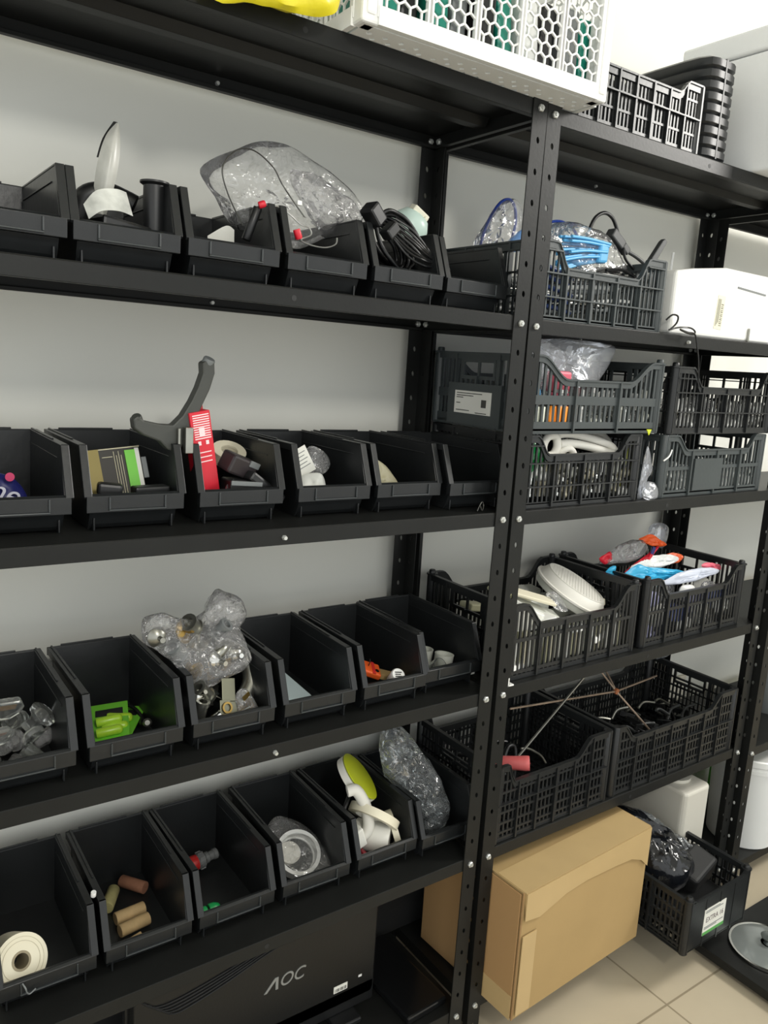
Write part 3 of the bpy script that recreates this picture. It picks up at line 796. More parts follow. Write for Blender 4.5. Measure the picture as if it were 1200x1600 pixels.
# coiled cable with plug
t = thing('power_cable_coil', 'coiled black power cable with plugs in the top bin row', 'cable', (0, 0, 0))
rr = random.Random(5)
for k in range(7):
    ph = k*.013; ctr = Vector((-.226+rr.uniform(-.004, .004), .085+k*.009, 1.513)); pts = []
    for j in range(16):
        a = 2*PI*j/16; rx, rz = .060-.0035*k+rr.uniform(-.002, .002), .036-.003*k
        v = Vector((rx*math.cos(a), rr.uniform(-.003, .003), rz*math.sin(a)))
        v = Matrix.Rotation(.72, 3, 'Y') @ v
        pts.append(ctr+v)
    MB().tube(smooth_path(pts, 3, True), .0034, 8, True).build('cable_loop', BLACK, t, 60)
for k in range(8):
    pts = [(-.262+rr.uniform(-.004, .004), .06, 1.545-.004*k), (-.235+rr.uniform(-.005, .005), .048, 1.53-.006*k), (-.20, .05, 1.508-.004*k+rr.uniform(-.003, .003)), (-.172+.004*k, .058, 1.488-.001*k), (-.165+.004*k, .07, 1.476)]
    MB().tube(smooth_path(pts, 6), .0022, 6).build('cable_strand', BLACK, t, 60)
mb = MB(); M = TR((-.304, .055, 1.543), (0, .75, .2)); mb.box(-.017, .017, -.014, .014, -.012, .012, M); mb.build('plug', BLACK, t, bevel=.004)
mb = MB(); M = TR((-.277, .046, 1.522), (0, -.8, .1)); mb.box(-.013, .013, -.011, .011, -.009, .009, M); mb.build('plug', BLACK, t, bevel=.003)
t = thing('small_lamp', 'pale green and white lamp head beside the black cable coil', 'lamp', (-.150, .165, 1.563), (.3, .5, 0))
MB().lathe([(.030, -.030), (.034, -.02), (.033, .004), (.024, .018), (.012, .022)], 24).build('lamp_cup', mat('pale_green', (200, 222, 212), .35), t, 45)
MB().box(-.018, .018, -.010, .010, .018, .030).box(.008, .017, -.013, -.008, .006, .026).build('lamp_clip', mat('ivory', (224, 220, 200), .4), t, bevel=.003)

# ------------------------------------------------------------------ second bin row contents
zb3 = bz(3)
t = thing('snack_wrapper', 'navy snack wrapper with pink marks and white letters', 'wrapper', (-.845, .13, zb3+.003))
mb = pillow([(-.045, 0, .0), (.040, -.01, .0), (.046, 0, .030), (.032, .008, .055), (0, .012, .068), (-.045, .012, .07)], .02, .003, 3); mb.build('wrapper_body', NAVY, t, 40)
text_obj('ume', .040, mat('white_print', (235, 235, 250), .4), TR((.002, -.0125, .047), (PI/2, .42, 0)), t, 'wrapper_lettering', .0008, .1)
mb = MB(); mb.lathe([(.014, 0), (.014, .0008)], 20, aim((-.028, -.012, .030), (-.028, -1, .030))); mb.lathe([(.006, 0), (.006, .0008)], 16, aim((.022, -.0095, .062), (.022, -1, .062))); mb.build('pink_dots', mat('pink_print', (216, 60, 110), .4), t)
t = thing('circuit_board', 'circuit board in black with gold print and a green label', 'circuit board', (-.676, .118, zb3+.033), (-.30, -.10, .0))
MB().box(-.040, .040, 0, .004, 0, .072).build('board_plate', BOARD, t, bevel=.001)
MB().box(-.040, -.020, -.002, 0, .002, .071).build('gold_panel', GOLD, t)
MB().box(.017, .032, -.0025, 0, .004, .066).build('green_label', mat('green_label', (118, 204, 70), .5), t)
MB().box(.032, .038, -.0025, 0, .004, .068).build('white_label', PAPER, t)
mb = MB()
for k in range(4): mb.box(.001+k*.0035, .0018+k*.0035, -.0012, .0, .002, .066-.006*(k % 2))
mb.box(-.040, .040, -.0012, 0, .0695, .071); mb.box(-.016, -.001, -.0012, 0, .058, .059)
mb.build('gold_traces', mat('pale_print', (196, 190, 160), .4), t)
MB().box(.040, .048, .0, .010, .022, .054).build('connector', GREYP, t, bevel=.001)
rbox('black_adapter', 'black usb-sized adapter lying in front of the circuit board', 'adapter', BLACK, -.645, .078, zb3+.048, .052, .022, .012, (0, 0, .1), .003)
rbox('black_connector', 'small black connector block at the foot of the circuit board', 'connector', BLACK, -.702, .080, zb3+.050, .034, .022, .018, (0, .1, -.2), .004)
# Y-shaped stand
t = thing('forked_bracket', 'matte grey forked bracket leaning over the second bin row', 'bracket', (0, 0, 0))
GP = mat('matte_grey', (60, 62, 58), .5)
PR = [(-.566, 1.300), (-.557, 1.305), (-.547, 1.302), (-.546, 1.285), (-.553, 1.262), (-.567, 1.232), (-.579, 1.205), (-.592, 1.180), (-.601, 1.167), (-.616, 1.172), (-.628, 1.184), (-.652, 1.193), (-.665, 1.202), (-.667, 1.216), (-.660, 1.221), (-.651, 1.214), (-.626, 1.209), (-.609, 1.208), (-.595, 1.222), (-.582, 1.243), (-.572, 1.264), (-.565, 1.285)]
MB().prism(PR, .088, .108, 'y').build('fork_arm', GP, t, bevel=.0025)
MB().lathe([(.0085, 0), (.009, .003), (.009, .010), (.008, .012)], 18, aim((-.556, .098, 1.296), (-.552, .092, 1.309))).build('end_cap', GREYP, t, 40)
MB().lathe([(.0070, 0), (.0075, .002), (.0075, .008), (.0065, .010)], 18, aim((-.657, .098, 1.212), (-.663, .092, 1.222))).build('end_cap', GP, t, 40)
MB().box(-.604, -.600, .080, .087, 1.172, 1.204).box(-.595, -.583, .074, .086, 1.168, 1.206).build('metal_post', NICKEL, t, bevel=.001)
t = thing('red_carton', 'tall red printed carton standing in the second bin row', 'carton', (-.556, .088, zb3+.078), (0, -.17, .12))
MB().box(-.017, .017, 0, .022, -.045, .084).build('carton_body', RED, t, bevel=.001)
MB().add([(-.014, .020, .084), (.017, .020, .084), (.017, .021, .104)], [(0, 1, 2)]).add([(-.014, .022, .084), (.017, .022, .104), (.017, .022, .084)], [(0, 1, 2)]).build('carton_flap', mat('dark_red_card', (165, 20, 34), .5), t)
mb = MB()
for k in range(11): mb.box(-.013, .014, -.0006, 0, .078-k*.0035, .0796-k*.0035)
mb.box(-.005, .004, -.0008, 0, .048, .060).box(-.009, -.004, -.0007, 0, .034, .040).box(.004, .009, -.0007, 0, .034, .040)
for k in range(3): mb.box(-.010, .011, -.0006, 0, .008+k*.007, .0095+k*.007)
mb.build('carton_print', mat('carton_white', (240, 214, 216), .4), t)
t = thing('power_adapter', 'black plug-in power adapter sitting high in the red carton bin', 'adapter', (-.500, .098, zb3+.078), (.25, .35, .3))
MB().box(-.027, .027, -.016, .016, -.015, .015).build('adapter_body', mat('brownish_black', (48, 42, 44), .4), t, bevel=.004)
MB().box(.006, .026, -.018, -.014, .006, .016).build('adapter_face', GREYP, t, bevel=.001)
t = thing('flat_adapter', 'black flat-topped adapter box below the plug-in adapter', 'adapter', (-.500, .085, zb3+.040), (0, .08, 0))
MB().box(-.027, .027, -.018, .02, -.020, .018).build('adapter_body', BLACK, t, bevel=.003)
MB().box(-.026, .026, -.0195, -.0175, .010, .017).build('adapter_stripe', GREYP, t, bevel=.0006)
cyl('dc_plug', 'black cylindrical plug lying in the red carton bin', 'plug', BLACK, (-.483, .062, zb3+.040), (-.455, .064, zb3+.028), .0085)
rbox('black_charger', 'long black charger leaning to the right in the red carton bin', 'charger', BLACK, -.462, .080, zb3+.045, .075, .022, .016, (0, .62, .1), .004)
t = thing('cable_roll', 'cream ribbed roll behind the black adapters', 'roll', (-.484, .172, zb3+.085), (.5, 0, 0))
mb = MB()
for k in range(4): mb.ring(.014, .028, -.010+k*.005, -.006+k*.005, 24)
mb.build('roll_body', CREAM, t, 40)
bag('clear_pouch', 'small dark clear pouch at the front of the red carton bin', [(-.530, .075, zb3+.020), (-.500, .068, zb3+.020), (-.495, .07, zb3+.035), (-.515, .078, zb3+.060), (-.528, .08, zb3+.050)], .014, FILMD, .003, 21, rings=8)
o = rbox('paper_tag', 'leaning white price tag with printed lines in the second row', 'tag', PAPER, -.371, .125, zb3+.078, .034, .0012, .046, (-.2, -.45, .1), 0)
mb = MB()
for k in range(5): mb.box(-.012, .012-.004*(k % 2), -.0012, -.0006, .014-k*.006, .0152-k*.006)
mb.build('tag_print', GREYP, o)
bag('small_clear_bag', 'small clear bag bulging behind the white tags', [(-.355, .14, zb3+.04), (-.32, .135, zb3+.055), (-.308, .14, zb3+.075), (-.322, .15, zb3+.096), (-.345, .15, zb3+.10), (-.36, .15, zb3+.075)], .035, FILMC, .004, 22, rings=9)
bag('white_pouch', 'small white pouch in front of the clear bulging bag', [(-.388, .10, zb3+.030), (-.35, .095, zb3+.026), (-.338, .10, zb3+.038), (-.345, .11, zb3+.060), (-.378, .115, zb3+.054)], .02, mat('pouch_white', (214, 216, 210), .35), .003, 23, rings=8)
rbox('white_chip', 'small white plastic chip at the right of the tag bin', 'chip', WHITE, -.306, .085, zb3+.030, .020, .004, .012, (0, -.15, .3), .001)
rbox('grey_button', 'small grey button beside the white chip in the tag bin', 'cap', GREYP, -.328, .08, zb3+.028, .014, .012, .009, (0, 0, 0), .003)
bag('beige_packet', 'beige plastic packet alone in its black bin', [(-.252, .11, zb3+.010), (-.175, .105, zb3+.012), (-.182, .115, zb3+.045), (-.215, .125, zb3+.078), (-.250, .13, zb3+.085)], .02, mat('beige_film', (188, 182, 152), .3, bump=(60, .5)), .004, 24)
cable('wire_hook', 'small bent wire hook on the shelf under the last second row bin', [(-.066, .018, LEV[3]+FT+.002), (-.058, .017, LEV[3]+FT+.018), (-.052, .018, LEV[3]+FT+.012), (-.058, .014, LEV[3]+FT+.003), (-.064, .013, LEV[3]+FT+.012)], .0011, WIRE, 'hook')

# ------------------------------------------------------------------ third bin row contents
zb4 = bz(4)
rr = random.Random(12)
def fitting(name, label, cat, m, loc, rot, r, L, kind=0, group=None, M2=None):
    t = MB()
    if kind == 0:      # pipe nipple with collars
        t.lathe([(r*1.25, 0), (r*1.25, L*.16), (r, L*.17), (r, L*.80), (r*1.2, L*.82), (r*1.2, L), (r*.7, L), (r*.7, L*.6)], 14)
    elif kind == 1:    # disc / knob
        t.lathe([(r*.5, 0), (r*1.3, L*.1), (r*1.4, L*.3), (r*.8, L*.5), (r*.35, L*.55), (r*.35, L)], 16)
    elif kind == 2:    # elbow
        t.tube([(r*2*math.cos(a)-r*2, 0, r*2*math.sin(a)) for a in [i*PI/2/7 for i in range(8)]], r, 12)
    elif kind == 3:    # bracket strip
        t.box(-r*1.2, r*1.2, -.0008, .0008, 0, L).box(-r*1.2, r*1.2, -.0008, r*1.6, 0, .0016)
    elif kind == 4:    # small cup
        t.lathe([(r*.75, 0), (r, L), (r*.9, L), (r*.68, L*.08)], 18)
    o = t.build(name, m, smooth=45); o.location = loc; o.rotation_euler = rot
    return tag(o, label, cat, group)
G1 = 'clear fittings heaped in the bin at the left edge'
gp = [(-.858, .085, .020), (-.825, .080, .018), (-.795, .085, .017), (-.862, .125, .022), (-.830, .125, .02), (-.798, .13, .02), (-.860, .17, .022), (-.827, .17, .02),
      (-.855, .10, .048), (-.825, .105, .046), (-.800, .10, .044), (-.845, .15, .05), (-.812, .16, .05), (-.838, .19, .055)]
for i, (x, y, z) in enumerate(gp):
    fitting('clear_fitting', 'small clear glassy fitting heaped in the third row bin at left', 'fitting', (GLASS, FILMC, GLASS, CHROME)[i % 4], (x, y, zb4+z-.006), (rr.uniform(-1.2, 1.2), rr.uniform(-1.2, 1.2), rr.uniform(0, 3)), .0125, .030, (0, 1, 4)[i % 3], G1)
t = thing('shower_rose', 'clear fitting with a big glassy cap near the bin wall', 'fitting', (-.797, .125, zb4+.052), (.3, .7, 0))
MB().lathe([(.010, -.01), (.011, .01), (.020, .014), (.021, .020), (.012, .024)], 24).build('cap', GLASS, t, 45)
t = thing('tap_lever', 'clear tap handle with an amber centre in the third row bin', 'handle', (-.838, .110, zb4+.083), (-1.0, .2, .35))
MB().prism([(-.035, -.016), (.018, -.018), (.028, -.006), (.027, .010), (.016, .022), (-.035, .020)], 0, .012, 'z').build('handle_shell', GLASS, t, bevel=.003)
MB().prism([(-.034, -.012), (.016, -.013), (.020, .004), (-.034, .006)], .0125, .014, 'z').build('amber_centre', AMBER, t, bevel=.001)
t = thing('tap_lever', 'clear tap handle with a brown centre at the front rim', 'handle', (-.862, .058, zb4+.066), (-1.1, .1, .3))
MB().prism([(-.03, -.018), (.018, -.018), (.030, -.008), (.020, .012), (-.03, .016)], 0, .010, 'z').build('handle_shell', GLASS, t, bevel=.003)
MB().prism([(-.03, -.014), (.016, -.014), (.020, -.004), (-.03, .003)], .0105, .012, 'z').build('brown_centre', mat('brown_resin', (140, 84, 56), .3), t, bevel=.001)

t = thing('battery_blister', 'lime green blister card holding two small cells in a bin', 'blister card', (-.683, .150, zb4+.014), (.22, -.10, -.28))
MB().box(-.030, .030, -.050, .050, 0, .0015).build('card_back', LIME, t, bevel=.0004)
for y in (-.030, -.004):
    o = MB().lathe([(.0068, 0), (.0075, .003), (.0075, .034), (.006, .037), (.003, .039)], 16, aim((-.018, y, .008), (.03, y+.004, .008))).build('cell', mat('pale_lime', (176, 222, 60), .3), t, 45)
MB().box(-.020, .022, .018, .034, .0014, .0026).build('hanger_window', BLACK, t, bevel=.001)
o = dup(t, (-.662, .165, zb4+.007), 'second lime card peeping out under the battery blister card', (0.05, 0, -.55))
t = thing('earphone_lead', 'small black lead and clip behind the lime battery card', 'cable')
MB().tube(smooth_path([(-.665, .20, zb4+.012), (-.640, .19, zb4+.02), (-.628, .16, zb4+.01), (-.638, .13, zb4+.012), (-.625, .12, zb4+.016)], 6), .003, 6).build('lead', BLACK, t, 60)
MB().lathe([(.006, 0), (.007, .003), (.004, .006)], 14, aim((-.634, .115, zb4+.02), (-.64, .09, zb4+.03))).build('metal_clip', NICKEL, t, 40)

# hardware bin
G2 = 'metal hardware pieces in the overflowing bin'
hp = [(-.568, .070, .022), (-.545, .066, .02), (-.515, .066, .02), (-.490, .068, .018), (-.568, .10, .03), (-.54, .10, .03), (-.510, .10, .03), (-.484, .10, .022), (-.566, .14, .03), (-.535, .14, .032), (-.505, .14, .034), (-.568, .085, .058), (-.545, .08, .055), (-.56, .13, .062), (-.53, .13, .066), (-.50, .15, .065), (-.56, .18, .05), (-.53, .19, .055), (-.50, .19, .05)]
for i, (x, y, z) in enumerate(hp):
    fitting('metal_fitting', 'small dull metal hardware piece in the overflowing third row bin', 'fitting', (NICKEL, CHROME, NICKEL, BRASS, GREYP)[i % 5], (x, y, zb4+z+.004), (rr.uniform(-1.1, 1.1), rr.uniform(-1.1, 1.1), rr.uniform(0, 3)), .0095, .036, (0, 2, 3, 1)[i % 4], G2)
t = thing('hinge_plate', 'punched steel hinge plate hanging over the front rim', 'hinge', (-.527, .044, zb4+.030), (-.45, .2, .1))
MB().box(-.011, .013, 0, .002, .030, .066).box(-.016, .003, -.001, .0012, .005, .032).box(.000, .017, .002, .004, -.002, .030).build('plate', mat('olive_steel', (112, 112, 96), .35, .8), t, bevel=.0006)
MB().ring(.003, .0055, 0, .002, 16, aim((.010, -.001, .006), (.010, -1, .006))).ring(.006, .009, 0, .0015, 20, aim((-.004, -.002, .02), (-.004, -1, .02))).build('eyelet', BRASS, t, 40)
cable('pipe_elbow', 'thick curved steel pipe end in the overflowing hardware bin', [(-.492, .150, zb4+.112), (-.470, .135, zb4+.100), (-.458, .12, zb4+.080), (-.462, .105, zb4+.058), (-.476, .095, zb4+.042)], .0145, NICKEL, 'pipe', 16)
fitting('brass_strip', 'bent brass strip beside the thick curved pipe end', 'strip', BRASS, (-.474, .062, zb4+.018), (0, -.45, .3), .006, .05, 3)
bag('small_clear_bag', 'tiny clear bag of screws at the front of the hardware bin', [(-.510, .055, zb4+.028), (-.480, .050, zb4+.026), (-.474, .055, zb4+.04), (-.49, .065, zb4+.068), (-.508, .065, zb4+.062)], .014, FILMC, .003, 31, rings=8)
# clear bag over it with brass/nickel knobs
BZ = [(-.640, .125, .905), (-.615, .125, .912), (-.588, .12, .902), (-.57, .12, .893), (-.548, .12, .905), (-.528, .13, .916), (-.518, .14, .928), (-.505, .14, .925), (-.490, .14, .918), (-.470, .14, .905), (-.462, .135, .884), (-.478, .12, .866), (-.470, .11, .84), (-.466, .10, .818), (-.485, .095, .805), (-.52, .09, .795), (-.553, .09, .792), (-.585, .09, .822), (-.618, .10, .852), (-.637, .12, .872)]
bag('clear_draped_bag', 'crinkled clear bag of metal knobs draped over the third bin row', BZ, .060, FILMC, .008, 33, rings=16, freq=38)
for i, (x, y, z, m, r, L, k) in enumerate([(-.620, .118, .878, NICKEL, .012, .03, 1), (-.603, .115, .862, CHROME, .010, .03, 0), (-.582, .112, .880, BRASS, .014, .022, 1), (-.560, .11, .885, NICKEL, .012, .024, 0), (-.556, .105, .850, NICKEL, .011, .03, 1), (-.585, .105, .845, GREYP, .011, .03, 0), (-.530, .10, .830, CHROME, .012, .03, 1), (-.560, .10, .812, BRASS, .012, .024, 1), (-.510, .105, .850, NICKEL, .010, .03, 2), (-.492, .11, .83, CHROME, .011, .03, 1), (-.525, .115, .868, GREYP, .010, .03, 0), (-.505, .10, .815, BRASS, .010, .02, 1)]):
    fitting('tap_fitting', 'metal tap fitting inside the clear bag draped over the bins', 'knob', m, (x, y, z), (rr.uniform(-1.5, 1.5), rr.uniform(-1.5, 1.5), 0), r, L, k, 'tap fittings inside the draped clear bag')
bag('clear_puffed_bag', 'puffed clear bag standing above the bag of knobs', [(-.535, .13, .90), (-.520, .14, .925), (-.512, .14, .934), (-.500, .14, .928), (-.482, .14, .922), (-.465, .14, .905), (-.462, .135, .88), (-.478, .13, .868), (-.51, .125, .875), (-.53, .125, .885)], .045, FILMC, .006, 35, rings=10, freq=35)
t = thing('leaflet_stack', 'stack of pale printed leaflets lying in an otherwise empty bin', 'leaflet', (-.385, .118, zb4+.010), (0.12, 0.0, .32))
for k in range(5):
    MB().box(-.030+.002*k, .030-.001*k, -.055, .060+.004*k, k*.004, k*.004+.0025, TR((0, 0, 0), (.04+.02*k, 0, -.03*k))).build('leaflet_sheet', mat('pale_blue_paper', (196, 212, 216), .7), t)
t = thing('orange_packet', 'folded orange and red packet in the fifth bin of the row', 'packet', (-.226, .100, zb4+.042), (.25, .35, -.35))
MB().box(-.028, .022, -.018, .018, -.006, .006).build('packet_body', ORANGE, t, bevel=.003)
MB().box(-.027, -.016, -.0175, .0175, .0055, .0068).box(.004, .010, -.0175, .0175, .0055, .0068).build('packet_print', mat('packet_red', (200, 46, 44), .4), t)
MB().lathe([(.004, 0), (.004, .001)], 12, TR((.014, -.006, .006))).build('packet_dot', BLACK, t)
rbox('cardboard_sleeve', 'small kraft cardboard sleeve under the orange packet', 'sleeve', CARD, -.190, .112, zb4+.022, .075, .030, .010, (0, .25, -.45), .001)
t = thing('white_capped_tube', 'short white tube with a printed round cap', 'tube', (-.188, .074, zb4+.020), (.75, .1, -.3))
MB().lathe([(.0125, 0), (.0135, .002), (.0135, .030), (.0115, .033)], 24).build('tube_body', WHITE, t, 40)
mb = MB()
for k in range(3): mb.box(-.0065, .0065-.002*(k % 2), -.005+k*.004, -.003+k*.004, .0331, .0336)
mb.build('cap_print', BLACK, t)
cable('thin_black_wire', 'thin black wire rising from the orange packet', [(-.236, .112, zb4+.02), (-.226, .10, zb4+.05), (-.224, .10, zb4+.062)], .0009, BLACK, 'wire')
for i, (x, y, lbl) in enumerate(((-.098, .165, 'white plastic cup at the back left of the cup bin'), (-.068, .140, 'white plastic cup in the middle of the cup bin'), (-.050, .100, 'squat white plastic cup at the front right of the cup bin'))):
    t = thing('plastic_cup', lbl, 'cup', (x, y, zb4), (0, .06*i, 0), )
    MB().lathe([(.0155, 0), (.0175, .003), (.019, .040), (.0195, .043), (.0165, .043), (.0155, .004)], 28).build('cup_body', TRANSLW, t, 40)
fitting('clear_cup', 'small clear cup lying at the front of the cup bin', 'cup', GLASS, (-.090, .088, zb4+.018), (.9, .2, 0), .0165, .034, 4)
# white tags near the posts
for x, z, lbl in ((.0375, LEV[4]+FT+.003, 'small white plastic clip on the fourth shelf behind the posts'),):
    o = MB().box(0, .010, 0, .004, 0, .014).box(.0035, .0105, 0, .004, .014, .026).build('white_clip', WHITE, bevel=.001); o.location = (x-.030, .075, z); tag(o, lbl, 'clip')
o = MB().box(0, .016, 0, .012, 0, .003).box(0, .003, 0, .012, 0, .018).build('white_angle', WHITE, bevel=.0006); o.location = (.040, .002, shelfz(4, .04)); tag(o, 'tiny white angle piece at the foot of the strainer crate', 'bracket')

# ------------------------------------------------------------------ lowest bin row contents
zb5 = bz(5)
t = thing('label_roll', 'thick roll of blank white labels leaning in the bottom left bin', 'label roll', (-.834, .098, zb5+.042), (1.05, .12, .15))
MB().ring(.0135, .038, -.024, .024, 48).build('label_tape', CREAM, t, 50)
MB().ring(.0105, .0138, -.0245, .0245, 32).build('cardboard_core', mat('core_board', (150, 140, 116), .85), t, 50)
MB().ring(.0265, .0272, .024, .0246, 40).ring(.032, .0326, .024, .0245, 40).build('winding_lines', mat('cream_dark', (196, 188, 164), .6), t)  # thin rings a little darker than the label tape
cable('clear_tape_scrap', 'small curl of clear tape stuck on the bottom left bin lip', [(-.835, .042, LEV[5]+FT+.05), (-.832, .036, LEV[5]+FT+.045), (-.830, .038, LEV[5]+FT+.036), (-.826, .040, LEV[5]+FT+.031), (-.818, .040, LEV[5]+FT+.036)], .0012, GREYP, 'tape')
def cork(a, b, m, lbl): return cyl('cork', lbl, 'cork', m, a, b, .0105, n=24)
cork((-.676, .185, zb5+.0108), (-.652, .228, zb5+.0108), WOODG, 'greenish cork lying at the back left of its bin')
cork((-.634, .245, zb5+.0108), (-.604, .205, zb5+.0108), WOODD, 'dark reddish cork lying at the back right of its bin')
cork((-.672, .152, zb5+.0108), (-.622, .157, zb5+.0108), WOOD, 'pale cork in the middle of the cork bin')
cork((-.674, .120, zb5+.0108), (-.624, .128, zb5+.0108), WOOD, 'pale cork lying nearest the bin front')
rbox('wood_chip', 'thin triangular sliver of pale wood by the bin front', 'chip', WOOD, -.665, .088, zb5+.010, .040, .014, .004, (.3, -.1, .2), .0005)
cyl('white_bead', 'tiny white bead resting on the rim between two lowest row bins', 'bead', WHITE, (-.725, .085, LEV[5]+FT+.122), (-.725, .083, LEV[5]+FT+.130), .004)
t = thing('hose_connector', 'red and grey hose connector lying in the third lowest bin', 'hose connector', (-.526, .218, zb5+.016), (0, PI/2-.08, .1))
MB().lathe([(.011, 0), (.0135, .003), (.0145, .018), (.0135, .024)], 24).build('red_collar', REDP, t, 40)
MB().lathe([(.0135, .024), (.015, .026), (.015, .036), (.0105, .040), (.0105, .046), (.0085, .048), (.0085, .056), (.010, .058), (.010, .064), (.0075, .066)], 24).build('grey_barb', mat('mid_grey', (112, 114, 114), .4), t, 35)
mb = MB()
for k in range(8): mb.box(-.0018, .0018, .0135, .0165, .026, .036, TR((0, 0, 0), (0, 0, k*PI/4)))
mb.build('grip_ribs', mat('mid_grey', (112, 114, 114), .4), t)
t = thing('green_connector', 'small green hose connector at the front of the third lowest bin', 'hose connector', (-.548, .094, zb5+.011), (0, PI/2, .05))
MB().lathe([(.008, 0), (.0095, .001), (.0095, .012), (.008, .0135)], 20).lathe([(.0095, .017), (.0105, .019), (.0100, .028), (.0065, .036), (.003, .038)], 20).build('green_body', GREEN, t, 40)
MB().lathe([(.006, .012), (.006, .018)], 16).build('seal', BLACK, t, 40)
t = thing('white_ring', 'white plastic pipe ring wrapped in film in the fourth lowest bin', 'ring', (-.338, .135, zb5+.030), (.62, -.06, 0))
MB().ring(.036, .043, -.010, .010, 48).ring(.033, .037, -.010, -.007, 48).build('ring_body', WHITE, t, 40)
mb = MB()
for k in range(4): mb.box(-.026, -.002, -.012+k*.008, -.009+k*.008, -.004, .001, TR((0, .006, 0), (0, 0, .25)))
MB().lathe([(.020, -.006), (.021, .0), (.015, .003)], 20, TR((-.012, .008, 0))).build('inner_cap', WHITEM, t, 40)
bag('ring_film', 'clear film wrapped around the white pipe ring', [(-.392, .15, zb5+.040), (-.36, .10, zb5+.012), (-.32, .085, zb5+.008), (-.286, .09, zb5+.012), (-.288, .14, zb5+.04), (-.31, .185, zb5+.060), (-.35, .20, zb5+.075), (-.385, .18, zb5+.062)], .022, FILM, .004, 61, rings=10)
def tape(name, label, m, c, n, r0, r1, h, core=None):
    M = aim(c, Vector(c)+Vector(n)); t = thing(name, label, 'tape roll', (0, 0, 0))
    MB().ring(r0+.002, r1, -h/2, h/2, 48, M).build('tape', m, t, 50)
    MB().ring(r0, r0+.002, -h/2, h/2, 36, M).build('core', core or WHITEM, t, 50)
    return t
tape('tape_roll', 'lime disc on a white tape roll at the top of the tape bin', WHITEM, (-.193, .165, .497), (.62, -.40, .67), .020, .052, .014)
o = MB().lathe([(.050, 0), (.052, .0015), (.052, .003), (.050, .004)], 44, aim((-.188, .162, .503), (-.188+.62, .162-.40, .503+.67))).build('lime_disc', LIMEY, smooth=40); tag(o, 'bright lime yellow disc facing out of the tape bin', 'disc')
tape('tape_roll', 'narrow cream tape roll standing across the middle of the tape bin', CREAM, (-.180, .115, .440), (.62, .30, .72), .036, .052, .016)
tape('tape_roll', 'small cream tape roll at the right side of the tape bin', CREAM, (-.137, .105, .404), (.88, -.35, .30), .026, .038, .012)
o = cyl('white_roll', 'fat smooth white roll at the bottom of the tape bin', 'roll', WHITEM, (-.210, .135, .402), (-.160, .085, .398), .029, n=36)
t = thing('white_coil', 'flattened ribbed white coil leaning at the left of the tape bin', 'coil', (0, 0, 0))
MB().tube(smooth_path([(-.240, .125, .505), (-.225, .12, .506), (-.212, .115, .488), (-.202, .11, .462), (-.202, .10, .432), (-.215, .10, .416), (-.233, .105, .418)], 8), .0115, 14, rs=None).build('coil_body', WHITEM, t, 50)
rbox('white_packet', 'white paper packet at the left wall of the tape bin', 'packet', PAPER, -.232, .105, .425, .022, .05, .040, (0, -.35, 0), .003)
rbox('dark_red_strip', 'dark red plastic strip at the front left of the tape bin', 'strip', mat('dark_red', (120, 24, 36), .35), -.226, .085, .390, .016, .045, .016, (0, .5, -.1), .003)
cyl('black_marker', 'black and silver marker sticking out behind the white coil', 'marker', BLACK, (-.249, .12, .470), (-.224, .14, .486), .004)
bag('clear_crumpled_bag', 'tall dark clear crumpled bag filling the last lowest row bin', [(-.142, .155, .610), (-.11, .15, .602), (-.075, .14, .568), (-.055, .13, .535), (-.030, .12, .50), (-.010, .11, .458), (.002, .10, .415), (-.006, .09, .395), (-.045, .085, .376), (-.068, .09, .385), (-.078, .10, .42), (-.10, .12, .455), (-.135, .145, .50), (-.146, .155, .56)], .075, FILMD, .010, 66, rings=16, freq=34)

# ------------------------------------------------------------------ under the left unit
s6 = LEV[6]+FT
t = thing('computer_monitor', 'black monitor seen from behind under the lowest bin row', 'monitor', (-.385, .105, s6+.001), (0, 0, 0))
MB().prism([(-.270, .045), (-.262, .030), (.220, .030), (.226, .040), (.226, .300), (.216, .310), (-.262, .310), (-.270, .300)], 0, .028, 'y').build('back_shell', mat('monitor_black', (17, 18, 18), .42, bump=(200, .1)), t, bevel=.004)
MB().box(-.270, .226, -.012, .0, .012, .062, TR((0, .012, 0))).build('lower_band', BLACK, t, bevel=.003)
MB().box(-.276, .232, .028, .045, .008, .318).build('bezel', BLACK, t, bevel=.003)
mb = MB()
for k in range(5):
    pts = [(-.262+.008*k, -.0005, .212-.007*k+.02), (-.235+.008*k, -.001, .196-.007*k+.012), (-.19+.006*k, -.001, .194-.006*k+.012), (-.10, -.001, .222-.006*k), (.0, -.001, .248-.005*k), (.12, -.001, .268-.0045*k), (.215, -.0005, .276-.004*k)]
    mb.tube(smooth_path(pts, 6), .0016, 6)
mb.build('vent_ridges', BLACKM, t, 60)
LG = mat('logo_grey', (150, 152, 150), .4, .3)
text_obj('OC', .037, LG, TR((.030, -.0006, .149)) @ FRONT, t, 'logo_letters', .0006, .25, .95)
mb = MB(); mb.prism([(-.028, .136), (-.022, .136), (-.004, .156), (-.004, .136), (.0015, .136), (.0015, .162), (-.006, .162)], -.0012, 0, 'y')
mb.build('logo_chevron', LG, t)
o = MB().box(.128, .160, -.0006, .0, .065, .080).build('rating_label', PAPER, t, label='small white barcode label')
mb = MB()
for k in range(9): mb.box(.131+k*.003, .1318+k*.003+(k % 3)*.0005, -.0010, -.0004, .067, .074)
mb.build('barcode', BLACK, o)
MB().box(.186, .194, -.0006, .0, .078, .083).build('port_mark', WHITE, t)
for x in (-.2, .15): MB().box(x-.03, x+.03, -.03, .05, 0, .012).build('foot', BLACK, t, bevel=.003)
